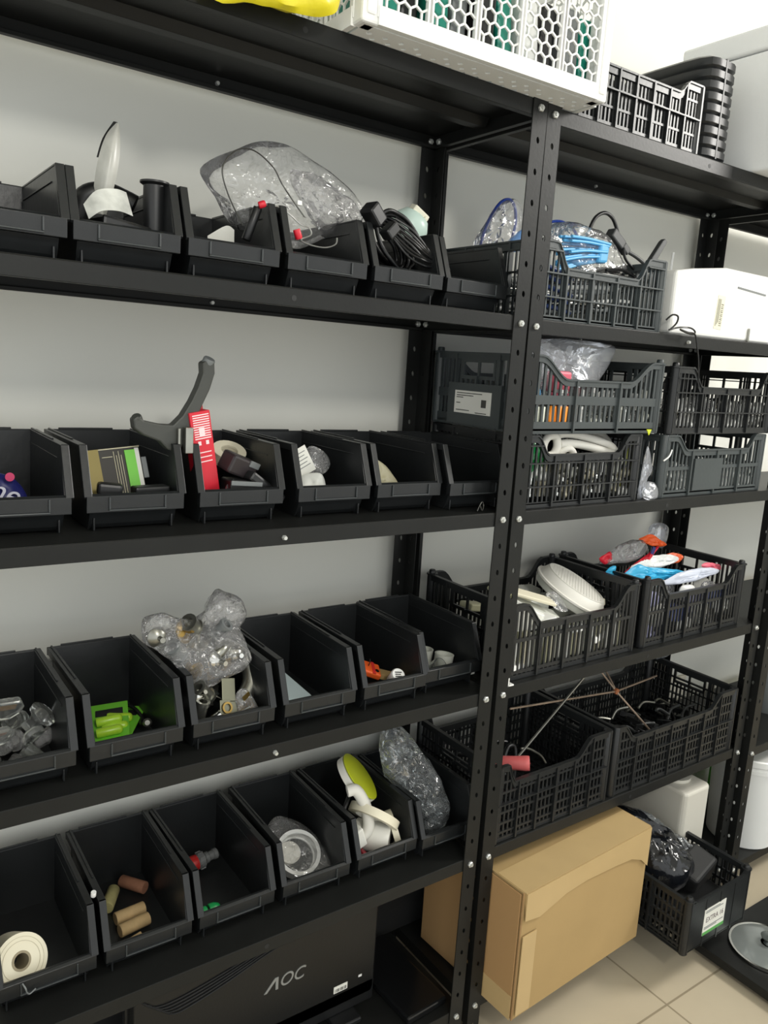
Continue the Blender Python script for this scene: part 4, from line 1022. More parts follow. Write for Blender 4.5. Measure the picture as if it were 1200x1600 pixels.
o = MB().box(-.900, .135, .255, .262, s6+.001, s6+.312).build('wall_darkening_board', BLACKM, bevel=.001); tag(o, 'plain black board added behind the monitor to darken the wall there', 'board')  # added board, hides the pale wall so the gap beside the monitor stays dark
rbox('flat_black_case', 'flat glossy black case lying on the bottom shelf beside the monitor', 'case', mat('gloss_black', (20, 21, 22), .2), -.085, .13, s6+.010, .105, .22, .018, (0, 0, .05), .004)
cable('black_lead', 'thin black lead lying on the bottom shelf behind the flat case', [(-.150, .20, s6+.004), (-.13, .24, s6+.010), (-.09, .25, s6+.022), (-.06, .262, s6+.020)], .003, BLACK)
t = thing('yellow_tape_roll', 'cream yellow object edge at the very bottom under the monitor', 'tape roll', (-.136, -.095, FLZ+.020), (0, 0, 0))
MB().ring(.013, .030, -.019, .019, 36).build('tape', mat('yellow_cream', (224, 190, 104), .5), t, 50)

# ------------------------------------------------------------------ cardboard box
t = thing('cardboard_box', 'large plain brown cardboard box jutting from the bottom shelf', 'box', (.063, -.078, shelfz(6, .06)), (0, -TLT, .052))
W_, D_, H_ = .430, .285, .292
nx = 14; mb = MB()
def bulge(u, v): return -.004*math.sin(PI*u)*math.sin(PI*v)
vs = []; fs = []
for j in range(9):
    for i in range(nx+1): vs.append((W_*i/nx, bulge(i/nx, j/8), H_*j/8))
for j in range(8):
    for i in range(nx): a = j*(nx+1)+i; fs.append((a, a+1, a+nx+2, a+nx+1))
mb.add(vs, fs)
vs = []; fs = []
for j in range(9):
    for i in range(nx+1): vs.append((W_*i/nx, D_*j/8, H_-.004*math.sin(PI*i/nx)*math.sin(PI*j/8)))
for j in range(8):
    for i in range(nx): a = j*(nx+1)+i; fs.append((a, a+1, a+nx+2, a+nx+1))
mb.add(vs, fs)
mb.add([(0, 0, 0), (0, D_, 0), (0, D_, H_), (0, 0, H_)], [(0, 3, 2, 1)]).add([(W_, 0, 0), (W_, D_, 0), (W_, D_, H_), (W_, 0, H_)], [(0, 1, 2, 3)])
mb.add([(0, D_, 0), (W_, D_, 0), (W_, D_, H_), (0, D_, H_)], [(0, 3, 2, 1)]).add([(0, 0, 0), (W_, 0, 0), (W_, D_, 0), (0, D_, 0)], [(0, 3, 2, 1)])
mb.build('box_body', CARD, t)
MB().box(-.0045, -.0012, .004, D_-.002, .004, H_-.004).build('side_flap', mat('cardboard_side', (168, 134, 92), .85, spec=.15, bump=(40, .15)), t, bevel=.001)
MB().box(-.003, .001, -.001, .0015, 0, H_).build('corner_edge', CARDD, t)
# packing tape folded over the top front edge
mb = MB()
tp = [(.005, .062), (.05, .070), (.13, .050), (.20, .046), (.30, .052), (.36, .058), (.40, .075), (.428, .100)]
for (xa, da), (xb, db) in zip(tp, tp[1:]):
    n_ = 6
    for (fa, fb) in ((0, 1),):
        vs = [(xa, -.0055, H_-da), (xb, -.0055, H_-db), (xb, -.0055, H_-.002), (xa, -.0055, H_-.002), (xa, -.0048, H_-da), (xb, -.0048, H_-db), (xb, .001, H_-.002), (xa, .001, H_-.002)]
        mb.add(vs, [(0, 1, 2, 3), (4, 7, 6, 5), (0, 4, 5, 1), (3, 2, 6, 7), (0, 3, 7, 4), (1, 5, 6, 2)])
mb.box(.003, W_-.003, -.004, .075, H_-.0005, H_+.0006)
mb.build('packing_tape', TAPE, t)
MB().box(.004, .045, -.0052, -.003, .010, H_-.098).build('corner_tape', TAPE, t)
MB().box(-.0055, -.0045, .003, .11, .0, .055).build('bottom_tape', TAPE, t)

# contents of the labelled crate: sacks in black plastic
bag('black_film_sack', 'shiny black film sack heaped in the labelled floor crate', [(.555, -.04, .125), (.60, -.07, .095), (.68, -.06, .105), (.69, -.03, .140), (.675, .01, .175), (.65, .05, .205), (.60, .09, .245), (.56, .10, .25), (.545, .04, .20)], .13, mat('black_film', (20, 22, 26), .14, bump=(60, .8)), .012, 71, 'sack', freq=24)
t = thing('black_padded_block', 'matte black padded block at the front of the labelled floor crate', 'block', (.715, -.045, .108), (.25, -.18, .15))
MB().box(-.060, .055, -.035, .035, -.045, .035).build('block_body', BLACKM, t, bevel=.010, seg=3)
bag('clear_film', 'grey clear film trailing over the black sack', [(.60, .03, .222), (.655, .0, .185), (.72, -.02, .145), (.755, -.03, .135), (.745, .02, .15), (.69, .06, .19), (.63, .09, .235)], .025, FILMD, .006, 72, rings=9)
cyl('black_plug', 'small round black plug on top of the padded block', 'cap', BLACK, (.725, .0, .142), (.733, -.012, .156), .013)
rbox('dark_filler', 'dark flat pack lying in the front of the labelled floor crate', 'pack', BLACK, .655, -.075, .060, .20, .14, .05, (0, 0, 0), .008)

# white appliance behind
t = thing('white_appliance', 'white box appliance with an oval opening behind the labelled crate', 'appliance', (.752, .028, shelfz(6, .75)), (0, -TLT, 0))
mb = MB()
pr = [(0, 0), (.010, -.006), (.10, -.006), (.112, .0), (.114, .01), (.114, .235), (0, .235)]
mb.prism(pr, 0, .252, 'z'); mb.build('appliance_shell', mat('warm_white', (206, 203, 192), .35), t, bevel=.008, seg=3)
M = TR((.060, .095, .2545), (0, 0, 0)) @ Matrix.Diagonal((.95, 1.25, 1, 1))
MB().ring(.036, .052, -.003, .006, 40, M).build('opening_rim', mat('warm_white', (206, 203, 192), .35), t, 40)
MB().lathe([(.036, -.001), (.036, .0015)], 36, M).build('opening', BLACK, t)
rbox('cream_board', 'cream board leaning against the wall behind the white appliance', 'panel', mat('cream_panel', (196, 192, 176), .6), 1.02, .300, .23, .20, .012, .40, (-.03, 0, 0), .002)

# right unit contents
t = thing('lidded_bucket', 'tall white round bucket with a lid on the far right unit', 'bucket', (1.145, .075, s6-.001), (0, 0, 0))
MB().lathe([(.088, 0), (.092, .004), (.102, .235), (.106, .237), (.106, .247), (.103, .249), (.103, .262)], 44).build('bucket_body', WHITE, t, 35)
MB().lathe([(.107, .258), (.109, .260), (.109, .276), (.105, .279), (.098, .276), (.02, .276)], 44).build('bucket_lid', WHITE, t, 35)
t = thing('white_pot', 'small white pot on a black base beside the lidded bucket', 'pot', (1.30, .02, s6-.001), (0, 0, 0))
MB().lathe([(.045, 0), (.047, .003), (.047, .05), (.045, .052)], 30).build('black_base', BLACK, t, 40)
MB().lathe([(.045, .052), (.055, .06), (.058, .10), (.045, .125), (.02, .132)], 30).build('white_top', WHITE, t, 40)
rbox('green_box', 'bright green carton standing behind the lidded bucket', 'carton', mat('bright_green', (70, 160, 40), .5), 1.345, .225, s6+.155, .12, .10, .308, (0, 0, 0), .003)
cyl('grey_canister', 'grey round canister on the right unit above the bucket', 'canister', GREYP, (1.28, .12, LEV[5]+FT-.004), (1.28, .12, LEV[5]+FT+.13), .055, n=32)
# glass lid on the low shelf
t = thing('glass_pot_cover', 'round clear glass pot lid with a steel rim on the low shelf', 'lid', (.808, -.213, -.0385), (0, 0, .5))
MB().lathe([(.086, .0045), (.07, .010), (.045, .015), (.018, .017)], 48, cap=False).build('glass_dome', mat('lid_glass', (140, 146, 144), .15, .3), t, 60)
MB().ring(.084, .089, .0, .0055, 56).build('steel_rim', CHROME, t, 50)
MB().lathe([(.012, .016), (.008, .022), (.018, .030), (.020, .035), (.012, .038)], 24).build('knob', mat('smoke_knob', (90, 96, 94), .2, .3), t, 40)

# ------------------------------------------------------------------ second-shelf cable crate
zc = shelfz(2, .2)+.006
rr = random.Random(21)
GREYS = [mat('light_grey', (196, 198, 196), .4), GREYP, WHITE, CHROME, BLACK]
for i in range(34):
    lx = i % 3; 
    x = .16+rr.uniform(-.10, .11); z = zc+.010+.0022*i; y = .045+.05*(i % 4)+rr.uniform(-.01, .01)
    x0_, x1_ = x-rr.uniform(.05, .09), x+rr.uniform(.05, .09)
    x0_ = max(.045, x0_); x1_ = min(.370, x1_)
    sl = rr.uniform(.004, .018)
    cable('grey_cable', 'grey or silver cable length jumbled in the second shelf crate', [(x0_, y, z), ((x0_+x1_)/2, y+rr.uniform(-.01, .01), z+sl*.7), (x1_, y+rr.uniform(-.012, .012), z+sl)], rr.uniform(.0036, .0062), GREYS[i % 5], group='cable lengths jumbled in the second shelf crate')
for i in range(5):
    pts = [(.036+.004*i, .04, zc+.01+.018*i), (.06, .038, zc+.02+.018*i), (.11, .036, zc+.018+.016*i), (.155, .05, zc+.014+.016*i)]
    cable('navy_cable', 'dark blue cable run at the left side of the cable crate', pts, .0042, mat('navy_cable', (34, 56, 110), .4), group='dark blue cables in the cable crate')
t = thing('blue_straw_bundle', 'bundle of light blue straws tied at one end in clear film', 'bundle', (0, 0, 0))
for i in range(26):
    a = rr.uniform(-1, 1); b = rr.uniform(-1, 1)
    p0 = (.272+.010*b, .085+.012*a, 1.563+.020*b); p1 = (.155+rr.uniform(-.012, .006), .080+.018*a, 1.552+.036*b-.004)
    mb = MB().tube(smooth_path([p0, ((p0[0]+p1[0])/2, p0[1], (p0[2]+p1[2])/2+.003), p1], 4), .0030, 7); mb.build('straw', BLUE, t, 60)
mb = MB(); mb.prism([(.250, 1.540), (.278, 1.542), (.280, 1.574), (.262, 1.586), (.252, 1.582)], .074, .098, 'y'); mb.build('bundle_end', BLUE, t, bevel=.006)
bag('clear_bag', 'long clear bag around the light blue straws', [(.130, .10, 1.590), (.17, .10, 1.608), (.22, .10, 1.610), (.27, .10, 1.606), (.315, .10, 1.590), (.345, .10, 1.562), (.365, .10, 1.538), (.30, .095, 1.522), (.22, .09, 1.520), (.165, .09, 1.535)], .050, FILM, .006, 81, rings=14, freq=30)
cable('blue_cable', 'dark blue cable arching inside the clear bag at the crate top', [(.125, .12, 1.585), (.15, .12, 1.606), (.185, .12, 1.612), (.215, .115, 1.600), (.225, .11, 1.58)], .0030, ROYAL)
bag('clear_wrapping', 'thin clear wrapping around the tall blue cable loop', [(.030, .20, 1.552), (.055, .20, 1.60), (.085, .20, 1.64), (.12, .20, 1.655), (.150, .20, 1.64), (.152, .20, 1.59), (.13, .20, 1.56), (.08, .20, 1.548)], .03, FILM, .005, 82, rings=10)
cable('blue_cable', 'tall loop of dark blue cable standing behind the posts', [(.045, .20, 1.545), (.055, .20, 1.585), (.072, .20, 1.620), (.093, .20, 1.645), (.115, .20, 1.652), (.130, .20, 1.638), (.135, .20, 1.61), (.128, .20, 1.575)], .0030, ROYAL)
bag('blue_film', 'pale blue film folded at the foot of the blue loop', [(.100, .19, 1.556), (.15, .19, 1.560), (.155, .19, 1.60), (.13, .19, 1.59)], .02, mat('blue_film', (110, 160, 220), .3, alpha=.7), .004, 83, rings=6)
# black plug lead
t = thing('black_plug_lead', 'thick black lead arching over the cable crate with moulded plugs', 'cable', (0, 0, 0))
MB().tube(smooth_path([(.262, .12, 1.590), (.266, .12, 1.612), (.280, .12, 1.636), (.305, .12, 1.648), (.330, .12, 1.642), (.348, .12, 1.622), (.357, .12, 1.600)], 7), .0038, 8).build('lead', BLACK, t, 60)
MB().box(-.022, .022, -.011, .011, -.010, .010, TR((.335, .11, 1.600), (0, .55, 0))).box(-.012, .012, -.009, .009, -.008, .008, TR((.362, .108, 1.584), (0, .6, 0))).build('moulded_plug', GREYP if False else mat('charcoal', (60, 62, 62), .45), t, bevel=.003)
MB().tube(smooth_path([(.368, .105, 1.580), (.40, .10, 1.570), (.435, .095, 1.552), (.443, .09, 1.535), (.425, .085, 1.525), (.37, .08, 1.522), (.30, .075, 1.520)], 7), .0042, 8).build('lead', mat('charcoal', (60, 62, 62), .45), t, 60)
MB().tube(smooth_path([(.352, .10, 1.585), (.36, .10, 1.565), (.38, .095, 1.548), (.40, .09, 1.538), (.42, .085, 1.535)], 7), .003, 8).build('lead', BLACK, t, 60)
o = MB().prism([(.402, 1.543), (.424, 1.562), (.462, 1.612), (.470, 1.618), (.479, 1.612), (.440, 1.556), (.418, 1.533)], .088, .100, 'y').build('black_strap', mat('charcoal', (60, 62, 62), .45), bevel=.002); tag(o, 'flat dark strap end sticking up beside the plug lead', 'strap')
for i in range(4):
    cable('black_cable', 'slack black cable lying across the top of the cable crate', [(.27+.01*i, .07+.03*i, 1.528), (.32, .075+.03*i, 1.535+.003*i), (.37, .08+.025*i, 1.528), (.385, .09+.02*i, 1.515)], .0034, BLACK, group='slack black cables across the cable crate top')
cable('black_lead_tangle', 'thin black lead curling on the shelf edge and hanging down', [(.392, .004, 1.441), (.405, .000, 1.452), (.418, -.004, 1.450), (.414, -.006, 1.437), (.398, -.006, 1.424), (.393, -.006, 1.4215), (.42, -.008, 1.428), (.455, -.010, 1.430), (.472, -.011, 1.424), (.465, -.013, 1.4175), (.44, -.014, 1.419), (.42, -.012, 1.424), (.445, -.013, 1.420), (.468, -.014, 1.418), (.478, -.015, 1.400), (.492, -.014, 1.370), (.503, -.012, 1.340), (.512, -.010, 1.310)], .0019, BLACK, k=8)
# big white box appliance on shelf 2
t = thing('white_printer', 'large smooth white printer-like box at the right of the second shelf', 'appliance', (.425, .015, shelfz(2, .43)), (0, -TLT, 0))
WB = mat('warm_gloss_white', (236, 236, 232), .3)
MB().prism([(.0, .0), (.39, .0), (.39, .140), (.34, .150), (.18, .152), (.06, .138), (.0, .128)], 0, .26, 'y').build('shell', WB, t, bevel=.008, seg=3)
o = MB().box(.148, .176, -.0008, .0, .030, .102, TR((0, 0, 0), (0, .06, 0))).build('rating_label', mat('label_pale', (214, 212, 192), .6), t, label='yellowed narrow rating label with a barcode')
mb = MB()
for k in range(12): mb.box(.164, .172, -.0013, -.0006, .038+k*.0040, .0395+k*.0040+(k % 2)*.0008, TR((0, 0, 0), (0, .06, 0)))
for k in range(3): mb.box(.151+k*.004, .1525+k*.004, -.0013, -.0006, .036+k*.004, .094, TR((0, 0, 0), (0, .06, 0)))
mb.build('label_print', mat('faint_ink', (130, 128, 112), .7), o)
MB().box(.215, .330, -.001, .001, .1255, .1295, TR((0, 0, 0), (0, .06, 0))).build('slot', GREYP, t)
MB().box(.283, .287, -.005, .001, .0, .030).build('metal_tab', NICKEL, t, bevel=.001)
cable('white_wire', 'white wire stub standing behind the white printer-like box', [(.75, .27, 1.555), (.755, .275, 1.60), (.757, .275, 1.64)], .004, WHITE)

# ------------------------------------------------------------------ third shelf crates
def fill(n, box, mats, label, cat, name, group, seed, kinds=(0, 4, 2, 0, 4), r=(.008, .013), L=(.025, .045)):
    "packs pieces row behind row, each lying parallel to the crate front so that none pokes through it"
    (xa, xb), (ya, yb), (za, zb) = box; q = random.Random(seed)
    nx = max(1, int((xb-xa)/.0235)); nz = max(1, int((zb-za)/.030)); c = 0; j = 0
    while c < n and j < 4:
        for k in range(nz):
            for i in range(nx):
                if c >= n: return
                x = xa+(i+.5)*(xb-xa)/nx+q.uniform(-.004, .004); z = za+.008+(k+.15)*(zb-za-.012)/nz+q.uniform(-.002, .002)
                R_ = q.uniform(*r)*.78; kd = kinds[q.randrange(len(kinds))]; L_ = q.uniform(*L)*.72
                a = q.choice((0, 0, .5, -.5, .9, -.9, 1.4))
                fitting(name, label, cat, mats[q.randrange(len(mats))], (x-.5*L_*math.sin(a), ya+.006+j*.032, z), (0, a, 0), min(R_, .0105), L_, kd, group); c += 1
        j += 1
SILV = [CHROME, WHITE, WHITE, FILMC, mat('light_grey', (196, 198, 196), .4), WHITE]
z3 = shelfz(3, .2)+.006
fill(58, ((.045, .365), (.028, .16), (z3, z3+.085)), [WHITE, CHROME, TRANSLW, mat('beige_pl', (190, 184, 160), .5), NICKEL, WHITE], 'small pale or metal fitting inside the lower left third shelf crate', 'fitting', 'small_fitting', 'fittings in the lower left third shelf crate', 31, r=(.011, .016), L=(.040, .055))
bag('green_pouch', 'shiny green pouch at the left of the lower third shelf crate', [(.038, .034, z3+.050), (.098, .034, z3+.045), (.106, .034, z3+.085), (.090, .036, z3+.118), (.042, .036, z3+.120)], .012, mat('green_film', (26, 140, 70), .2, bump=(70, .6)), .005, 91, 'pouch', rings=8)
t = thing('bent_white_pipe', 'folded loops of thick white flexible pipe on the lower crate', 'pipe', (0, 0, 0))
zt = z3+.108
MB().tube(smooth_path([(.128, .05, zt-.018), (.120, .05, zt), (.130, .05, zt+.018), (.152, .05, zt+.020), (.160, .05, zt), (.150, .05, zt-.016)], 6, True), .0085, 12, True).build('pipe_loop', WHITEM, t, 60)
MB().tube(smooth_path([(.155, .055, zt+.022), (.20, .06, zt+.024), (.26, .06, zt+.016), (.32, .055, zt+.002), (.335, .05, zt-.010), (.32, .048, zt-.014), (.26, .05, zt-.002), (.20, .05, zt+.006), (.165, .05, zt+.004)], 6), .0085, 12).build('pipe_run', WHITEM, t, 60)
MB().tube(smooth_path([(.17, .05, zt-.012), (.19, .045, zt-.004), (.205, .045, zt-.016), (.19, .045, zt-.024), (.172, .05, zt-.018)], 6, True), .0068, 10, True).build('pipe_loop', WHITEM, t, 60)
MB().tube(smooth_path([(.22, .09, zt+.020), (.28, .10, zt+.026), (.34, .10, zt+.020), (.362, .09, zt+.004), (.35, .08, zt-.012)], 6), .008, 12).build('pipe_run', WHITEM, t, 60)
cable('yellow_strip', 'thin yellow-green strip upright at the right of the lower third shelf crate', [(.345, .03, z3+.02), (.348, .03, z3+.07), (.362, .03, z3+.115)], .0028, mat('olive_yellow', (180, 186, 70), .4), 'strip')
o = MB().prism([(.362, 1.2165), (.378, 1.2165), (.371, 1.2040)], -.0015, .0, 'y').build('yellow_tag', LIMEY); o.location = (.008, .0025, .001); tag(o, 'tiny yellow triangle tag between the stacked left crates', 'tag')
z3u = shelfz(3, .2)+.1425+.006
fill(44, ((.10, .400), (.028, .15), (z3u, z3u+.075)), [WHITE, FILMC, GLASS, CHROME, WHITE, TRANSLW], 'small white or clear fitting inside the upper left third shelf crate', 'fitting', 'small_fitting', 'fittings in the upper left third shelf crate', 32, r=(.012, .017), L=(.04, .055))
for i in range(3): cyl('orange_tube', 'orange tube upright in the upper left third shelf crate', 'tube', mat('vivid_orange', (236, 140, 30), .4), (.106+.017*i, .026, z3u+.002), (.108+.017*i, .026, z3u+.046), .0075, 'orange tubes in the upper left third shelf crate')
for i in range(3): cyl('pale_tube', 'pale grey-green tube upright at the left of the upper crate', 'tube', mat('pale_grey_green', (196, 200, 186), .4), (.046+.017*i, .026, z3u+.002), (.047+.017*i, .026, z3u+.044), .0072, 'pale tubes in the upper left third shelf crate')
bag('blue_scrap', 'blue plastic scrap at the left side of the upper third shelf crate', [(.042, .03, z3u+.052), (.072, .028, z3u+.050), (.078, .03, z3u+.075), (.050, .032, z3u+.085)], .012, BLUE, .003, 92, 'scrap', rings=6)
rbox('pink_sponge', 'pink block inside the big clear bag of the upper crate', 'block', PINKB, .150, .055, z3u+.092, .046, .03, .040, (0, 0, .1), .005)
rbox('pink_sponge', 'faded pink block low behind the upper crate slots', 'block', PINKB, .140, .040, z3u+.058, .050, .02, .026, (0, 0, 0), .005)
bag('large_clear_bag', 'big clear bag standing out of the upper left third shelf crate', [(.045, .075, 1.385), (.10, .08, 1.383), (.17, .08, 1.386), (.24, .08, 1.388), (.30, .08, 1.386), (.337, .08, 1.378), (.318, .075, 1.345), (.285, .07, 1.310), (.24, .06, 1.285), (.12, .06, 1.285), (.05, .07, 1.30)], .050, FILMW, .004, 93, rings=14, freq=16)
for i in range(2): cyl('black_peg', 'short black peg upright at the back of the upper crate', 'peg', BLACK, (.268+.018*i, .12, z3u+.08), (.268+.018*i, .12, z3u+.112), .006, 'black pegs in the upper left crate')
rbox('grey_block', 'flat grey block at the back of the upper left crate', 'block', GREYP, .325, .14, z3u+.088, .05, .02, .03, (0, 0, 0), .002)
t = thing('white_handle_ring', 'white curved cup handle seen through the upper crate slots', 'cup', (.290, .045, z3u+.050))
MB().ring(.026, .030, -.012, .012, 32, TR((0, 0, 0), (PI/2, 0, 0))).build('ring', WHITE, t, 40)
fill(58, ((.480, .835), (.028, .15), (z3, z3+.062)), SILV, 'small silvery or white fitting inside the lower right third shelf crate', 'fitting', 'small_fitting', 'fittings in the lower right third shelf crate', 33, r=(.011, .016), L=(.035, .05))
fill(60, ((.486, .842), (.028, .15), (z3u, z3u+.070)), SILV, 'small silvery or white fitting inside the upper right third shelf crate', 'fitting', 'small_fitting', 'fittings in the upper right third shelf crate', 34, r=(.011, .016), L=(.035, .05))
bag('white_film_scrap', 'white film scrap standing on the third shelf between the crates', [(.402, .028, 1.068), (.425, .03, 1.070), (.430, .03, 1.105), (.445, .03, 1.130), (.436, .03, 1.150), (.418, .03, 1.178), (.412, .03, 1.14)], .012, FILMW, .003, 94, rings=8)
bag('white_film_scrap', 'flat crumpled white film piece lying on the third shelf edge', [(.404, .014, 1.069), (.45, .012, 1.068), (.448, .02, 1.098), (.42, .03, 1.100)], .014, FILMW, .003, 95, rings=8)
cable('white_spike', 'small white pointed stick poking from the lower right crate', [(.447, .006, 1.150), (.462, .004, 1.160), (.480, .012, 1.172)], .0018, WHITE, 'stick')

# ------------------------------------------------------------------ fourth shelf crates
z4 = shelfz(4, .2)+.006
WPAL = [WHITE, CREAM, TRANSLW, mat('pale_olive', (186, 184, 152), .5), PAPER]
q = random.Random(44)
for i in range(20):
    x = .075+.35*((i*7) % 20)/20; z = z4+.014+.028*(i % 4); y = .045+.045*(i % 5)
    rbox('flat_pack', 'pale flat pack tightly stacked in the strainer crate', 'pack', WPAL[i % 5], min(.405, max(.095, x)), y, z, .055, .036, .016, (q.uniform(-.2, .2), q.uniform(-.2, .2), q.uniform(-.3, .3)), .003, 'pale flat packs in the strainer crate')
for i in range(22):
    x = .078+.0155*i
    if x < .43: rbox('upright_pack', 'thin pale pack upright behind the slots of the strainer crate', 'pack', WPAL[(i*3) % 5], x, .034+.004*(i % 2), z4+.040+.006*(i % 3), .012, .010, .072+.008*(i % 2), (0, q.uniform(-.1, .1), 0), .002, 'thin upright packs in the strainer crate')
o = MB().prism([(.054, .868), (.075, .875), (.10, .860), (.165, .822), (.20, .805), (.10, .80), (.056, .82)], .038, .044, 'y').build('white_card_sheet', PAPER, bevel=.001); o.location = (0, 0, .002); tag(o, 'large white card sheet at the left of the strainer crate', 'card')
for i, (x, z, rz, m) in enumerate(((.130, .858, .35, WPAL[3]), (.150, .846, .42, WPAL[3]), (.185, .836, .38, TRANSLW), (.160, .866, .30, CREAM), (.195, .822, .45, WHITE))):
    rbox('long_pack', 'long pale sleeve lying slantwise under the white strainer', 'pack', m, x-.012, .09-.008*i, z, .125, .030, .007, (.3, rz, -.1), .002, 'long pale sleeves under the strainer')
t = thing('white_strainer', 'white plastic strainer basket lying upside down in the fourth shelf crate', 'strainer', (.338, .128, .836)); t.scale = (.86, .86, .86)
t.rotation_euler = Vector((.31, -.36, .88)).to_track_quat('Z', 'Y').to_euler()
mb = MB().lathe([(.100, 0), (.104, .002), (.104, .007), (.097, .008), (.086, .028), (.082, .030)], 56, cap=False).lathe([(.101, .0), (.098, .006), (.084, .027)], 56, cap=False)
mb.build('strainer_rim', WHITEM, t, 45)
mb = MB(); g = .0085; r_ = .082
for i in range(-9, 10):
    for_x = i*g
    if abs(for_x) < r_:
        e = math.sqrt(r_*r_-for_x*for_x)
        mb.box(for_x-.0022, for_x+.0022, -e, e, .0285, .0300); mb.box(-e, e, for_x-.0022, for_x+.0022, .0287, .0302)
mb.ring(.078, .084, .027, .031, 48)
mb.build('mesh_grid', WHITEM, t)
MB().lathe([(.090, -.020), (.095, -.017), (.099, 0)], 48).build('lower_bowl', TRANSLW, t, 45)
bag('clear_blister', 'clear shiny blister between the sleeves and the strainer', [(.195, .07, .862), (.215, .065, .868), (.245, .06, .838), (.25, .055, .822), (.22, .06, .83)], .014, FILMC, .003, 96, rings=7)
# blister packs at right
z4r = shelfz(4, .6)+.006
q = random.Random(45)
PACK = [mat('blister_lilac', (176, 176, 214), .3), PAPER, FILMC, mat('blister_blue', (86, 104, 176), .3), WHITE]
for i in range(30):
    x = .505+.325*((i*5) % 22)/22; z = z4r+.018+.034*(i % 3); y = .036+.030*(i % 4)
    bag('blister_pack', 'small foil or clear blister pack filling the right fourth shelf crate', [(x-.024, y, z-.016), (x+.022, y-.004, z-.016), (x+.026, y, z+.014), (x-.020, y+.006, z+.018)], .02, PACK[i % 5], .003, 200+i, 'blister pack', 6, 40, 1., 'blister packs filling the right fourth shelf crate')
def pack(name, label, m, pts, th=.016, seed=1, cr=.003):
    c = sum((Vector(p) for p in pts), Vector())/len(pts)
    return bag(name, label, [c+(Vector(p)-c)*1.18 for p in pts], th*.9, m, cr*1.6, seed, 'pack', 9, 46)
pack('cyan_pack', 'bright cyan packet lying on the blister heap', CYAN, [(.500, .10, .868), (.54, .10, .884), (.58, .10, .875), (.66, .09, .865), (.70, .09, .852), (.63, .09, .846), (.56, .09, .850), (.52, .095, .860)], .018, 301)
pack('cyan_pack', 'small blue wedge peeking at the left of the blister heap', CYAN, [(.448, .12, .876), (.475, .12, .884), (.470, .12, .862), (.452, .12, .858)], .012, 302)
pack('orange_pack', 'orange tipped packet at the top of the blister heap', ORANGE, [(.615, .16, .930), (.645, .155, .938), (.68, .15, .925), (.70, .15, .912), (.67, .15, .912), (.63, .155, .920)], .016, 303)
pack('orange_pack', 'orange packet end at the right of the blister heap', ORANGE, [(.665, .13, .888), (.71, .125, .894), (.735, .12, .885), (.72, .12, .874), (.68, .125, .873)], .015, 304)
pack('white_pack', 'white and red printed sachet below the orange ends', WHITE, [(.55, .12, .875), (.62, .12, .895), (.68, .115, .892), (.70, .115, .878), (.62, .115, .868)], .014, 305)
pack('red_pack', 'red striped sachet edge in the blister heap', RED, [(.53, .125, .868), (.565, .125, .885), (.61, .12, .91), (.625, .12, .915), (.60, .12, .89), (.56, .12, .868)], .008, 306)
pack('red_pack', 'small red packet at the left end of the blister heap', RED, [(.445, .14, .902), (.475, .14, .912), (.485, .14, .896), (.462, .14, .888)], .01, 307)
bag('clear_pack', 'clear bag of white items heaped at the upper left of the blisters', [(.455, .15, .888), (.52, .15, .925), (.57, .15, .934), (.61, .15, .930), (.62, .145, .905), (.58, .14, .885), (.52, .14, .882)], .05, FILMC, .006, 308, rings=10)
bag('clear_pack', 'clear bag standing up at the back of the blister heap', [(.66, .17, .960), (.70, .17, .965), (.735, .17, .950), (.73, .165, .92), (.71, .16, .90), (.68, .16, .91), (.655, .165, .93)], .022, FILMW, .004, 309, rings=8)
bag('clear_pack', 'shiny white sachet lying along the front right of the blister heap', [(.60, .075, .838), (.65, .07, .862), (.72, .07, .868), (.80, .07, .862), (.83, .07, .848), (.76, .065, .842), (.68, .065, .836)], .02, mat('sachet_white', (206, 212, 226), .25, bump=(60, .5)), .004, 310, rings=8)
pack('pink_print_pack', 'pink striped sachet end at the far right of the blister heap', PINKB, [(.77, .08, .868), (.80, .08, .872), (.84, .08, .862), (.845, .08, .852), (.80, .078, .855)], .01, 311)
rbox('blue_print', 'small dark blue printed patch on the clear heap', 'sticker', NAVY, .602, .112, .914, .012, .002, .018, (0, .4, 0), 0)
bag('hanging_clear_bag', 'clear crumpled bag behind the long crate, right side of the fifth shelf', [(.86, .25, .60), (.885, .25, .655), (.93, .25, .66), (.955, .25, .62), (.95, .25, .55), (.88, .25, .54)], .02, FILMW, .003, 320, rings=8)

# ------------------------------------------------------------------ fifth shelf crates
z5 = shelfz(5, .2)+.006
t = thing('rubber_grip', 'faded red rubber handle on a black frame in the fine-mesh crate', 'handle', (0, 0, 0))
MB().lathe([(.0125, 0), (.0140, .002), (.0145, .060), (.0158, .080), (.0158, .087), (.0145, .0895)], 28, aim((.092, .092, .497), (.157, .030, .507))).build('grip', PINK, t, 40)
MB().lathe([(.0016, 0), (.0016, .0008)], 10, aim((.1573, .0298, .507), (.2, -.01, .513))).build('end_dimple', mat('dimple', (150, 60, 60), .6), t)
MB().tube(smooth_path([(.092, .092, .497), (.07, .13, .50), (.07, .19, .47), (.12, .20, .42), (.20, .19, .395), (.26, .17, .385)], 6), .0045, 8).build('frame_rod', BLACK, t, 60)
t = thing('black_frame_tool', 'black plastic framed scraper behind the red handle', 'tool', (0, 0, 0))
MB().tube(smooth_path([(.150, .10, .485), (.170, .11, .505), (.190, .11, .50), (.186, .10, .47), (.176, .09, .44), (.17, .085, .405)], 6), .0050, 8).tube(smooth_path([(.12, .12, .510), (.145, .125, .517), (.175, .12, .512)], 5), .003, 6).build('frame', BLACK, t, 60)
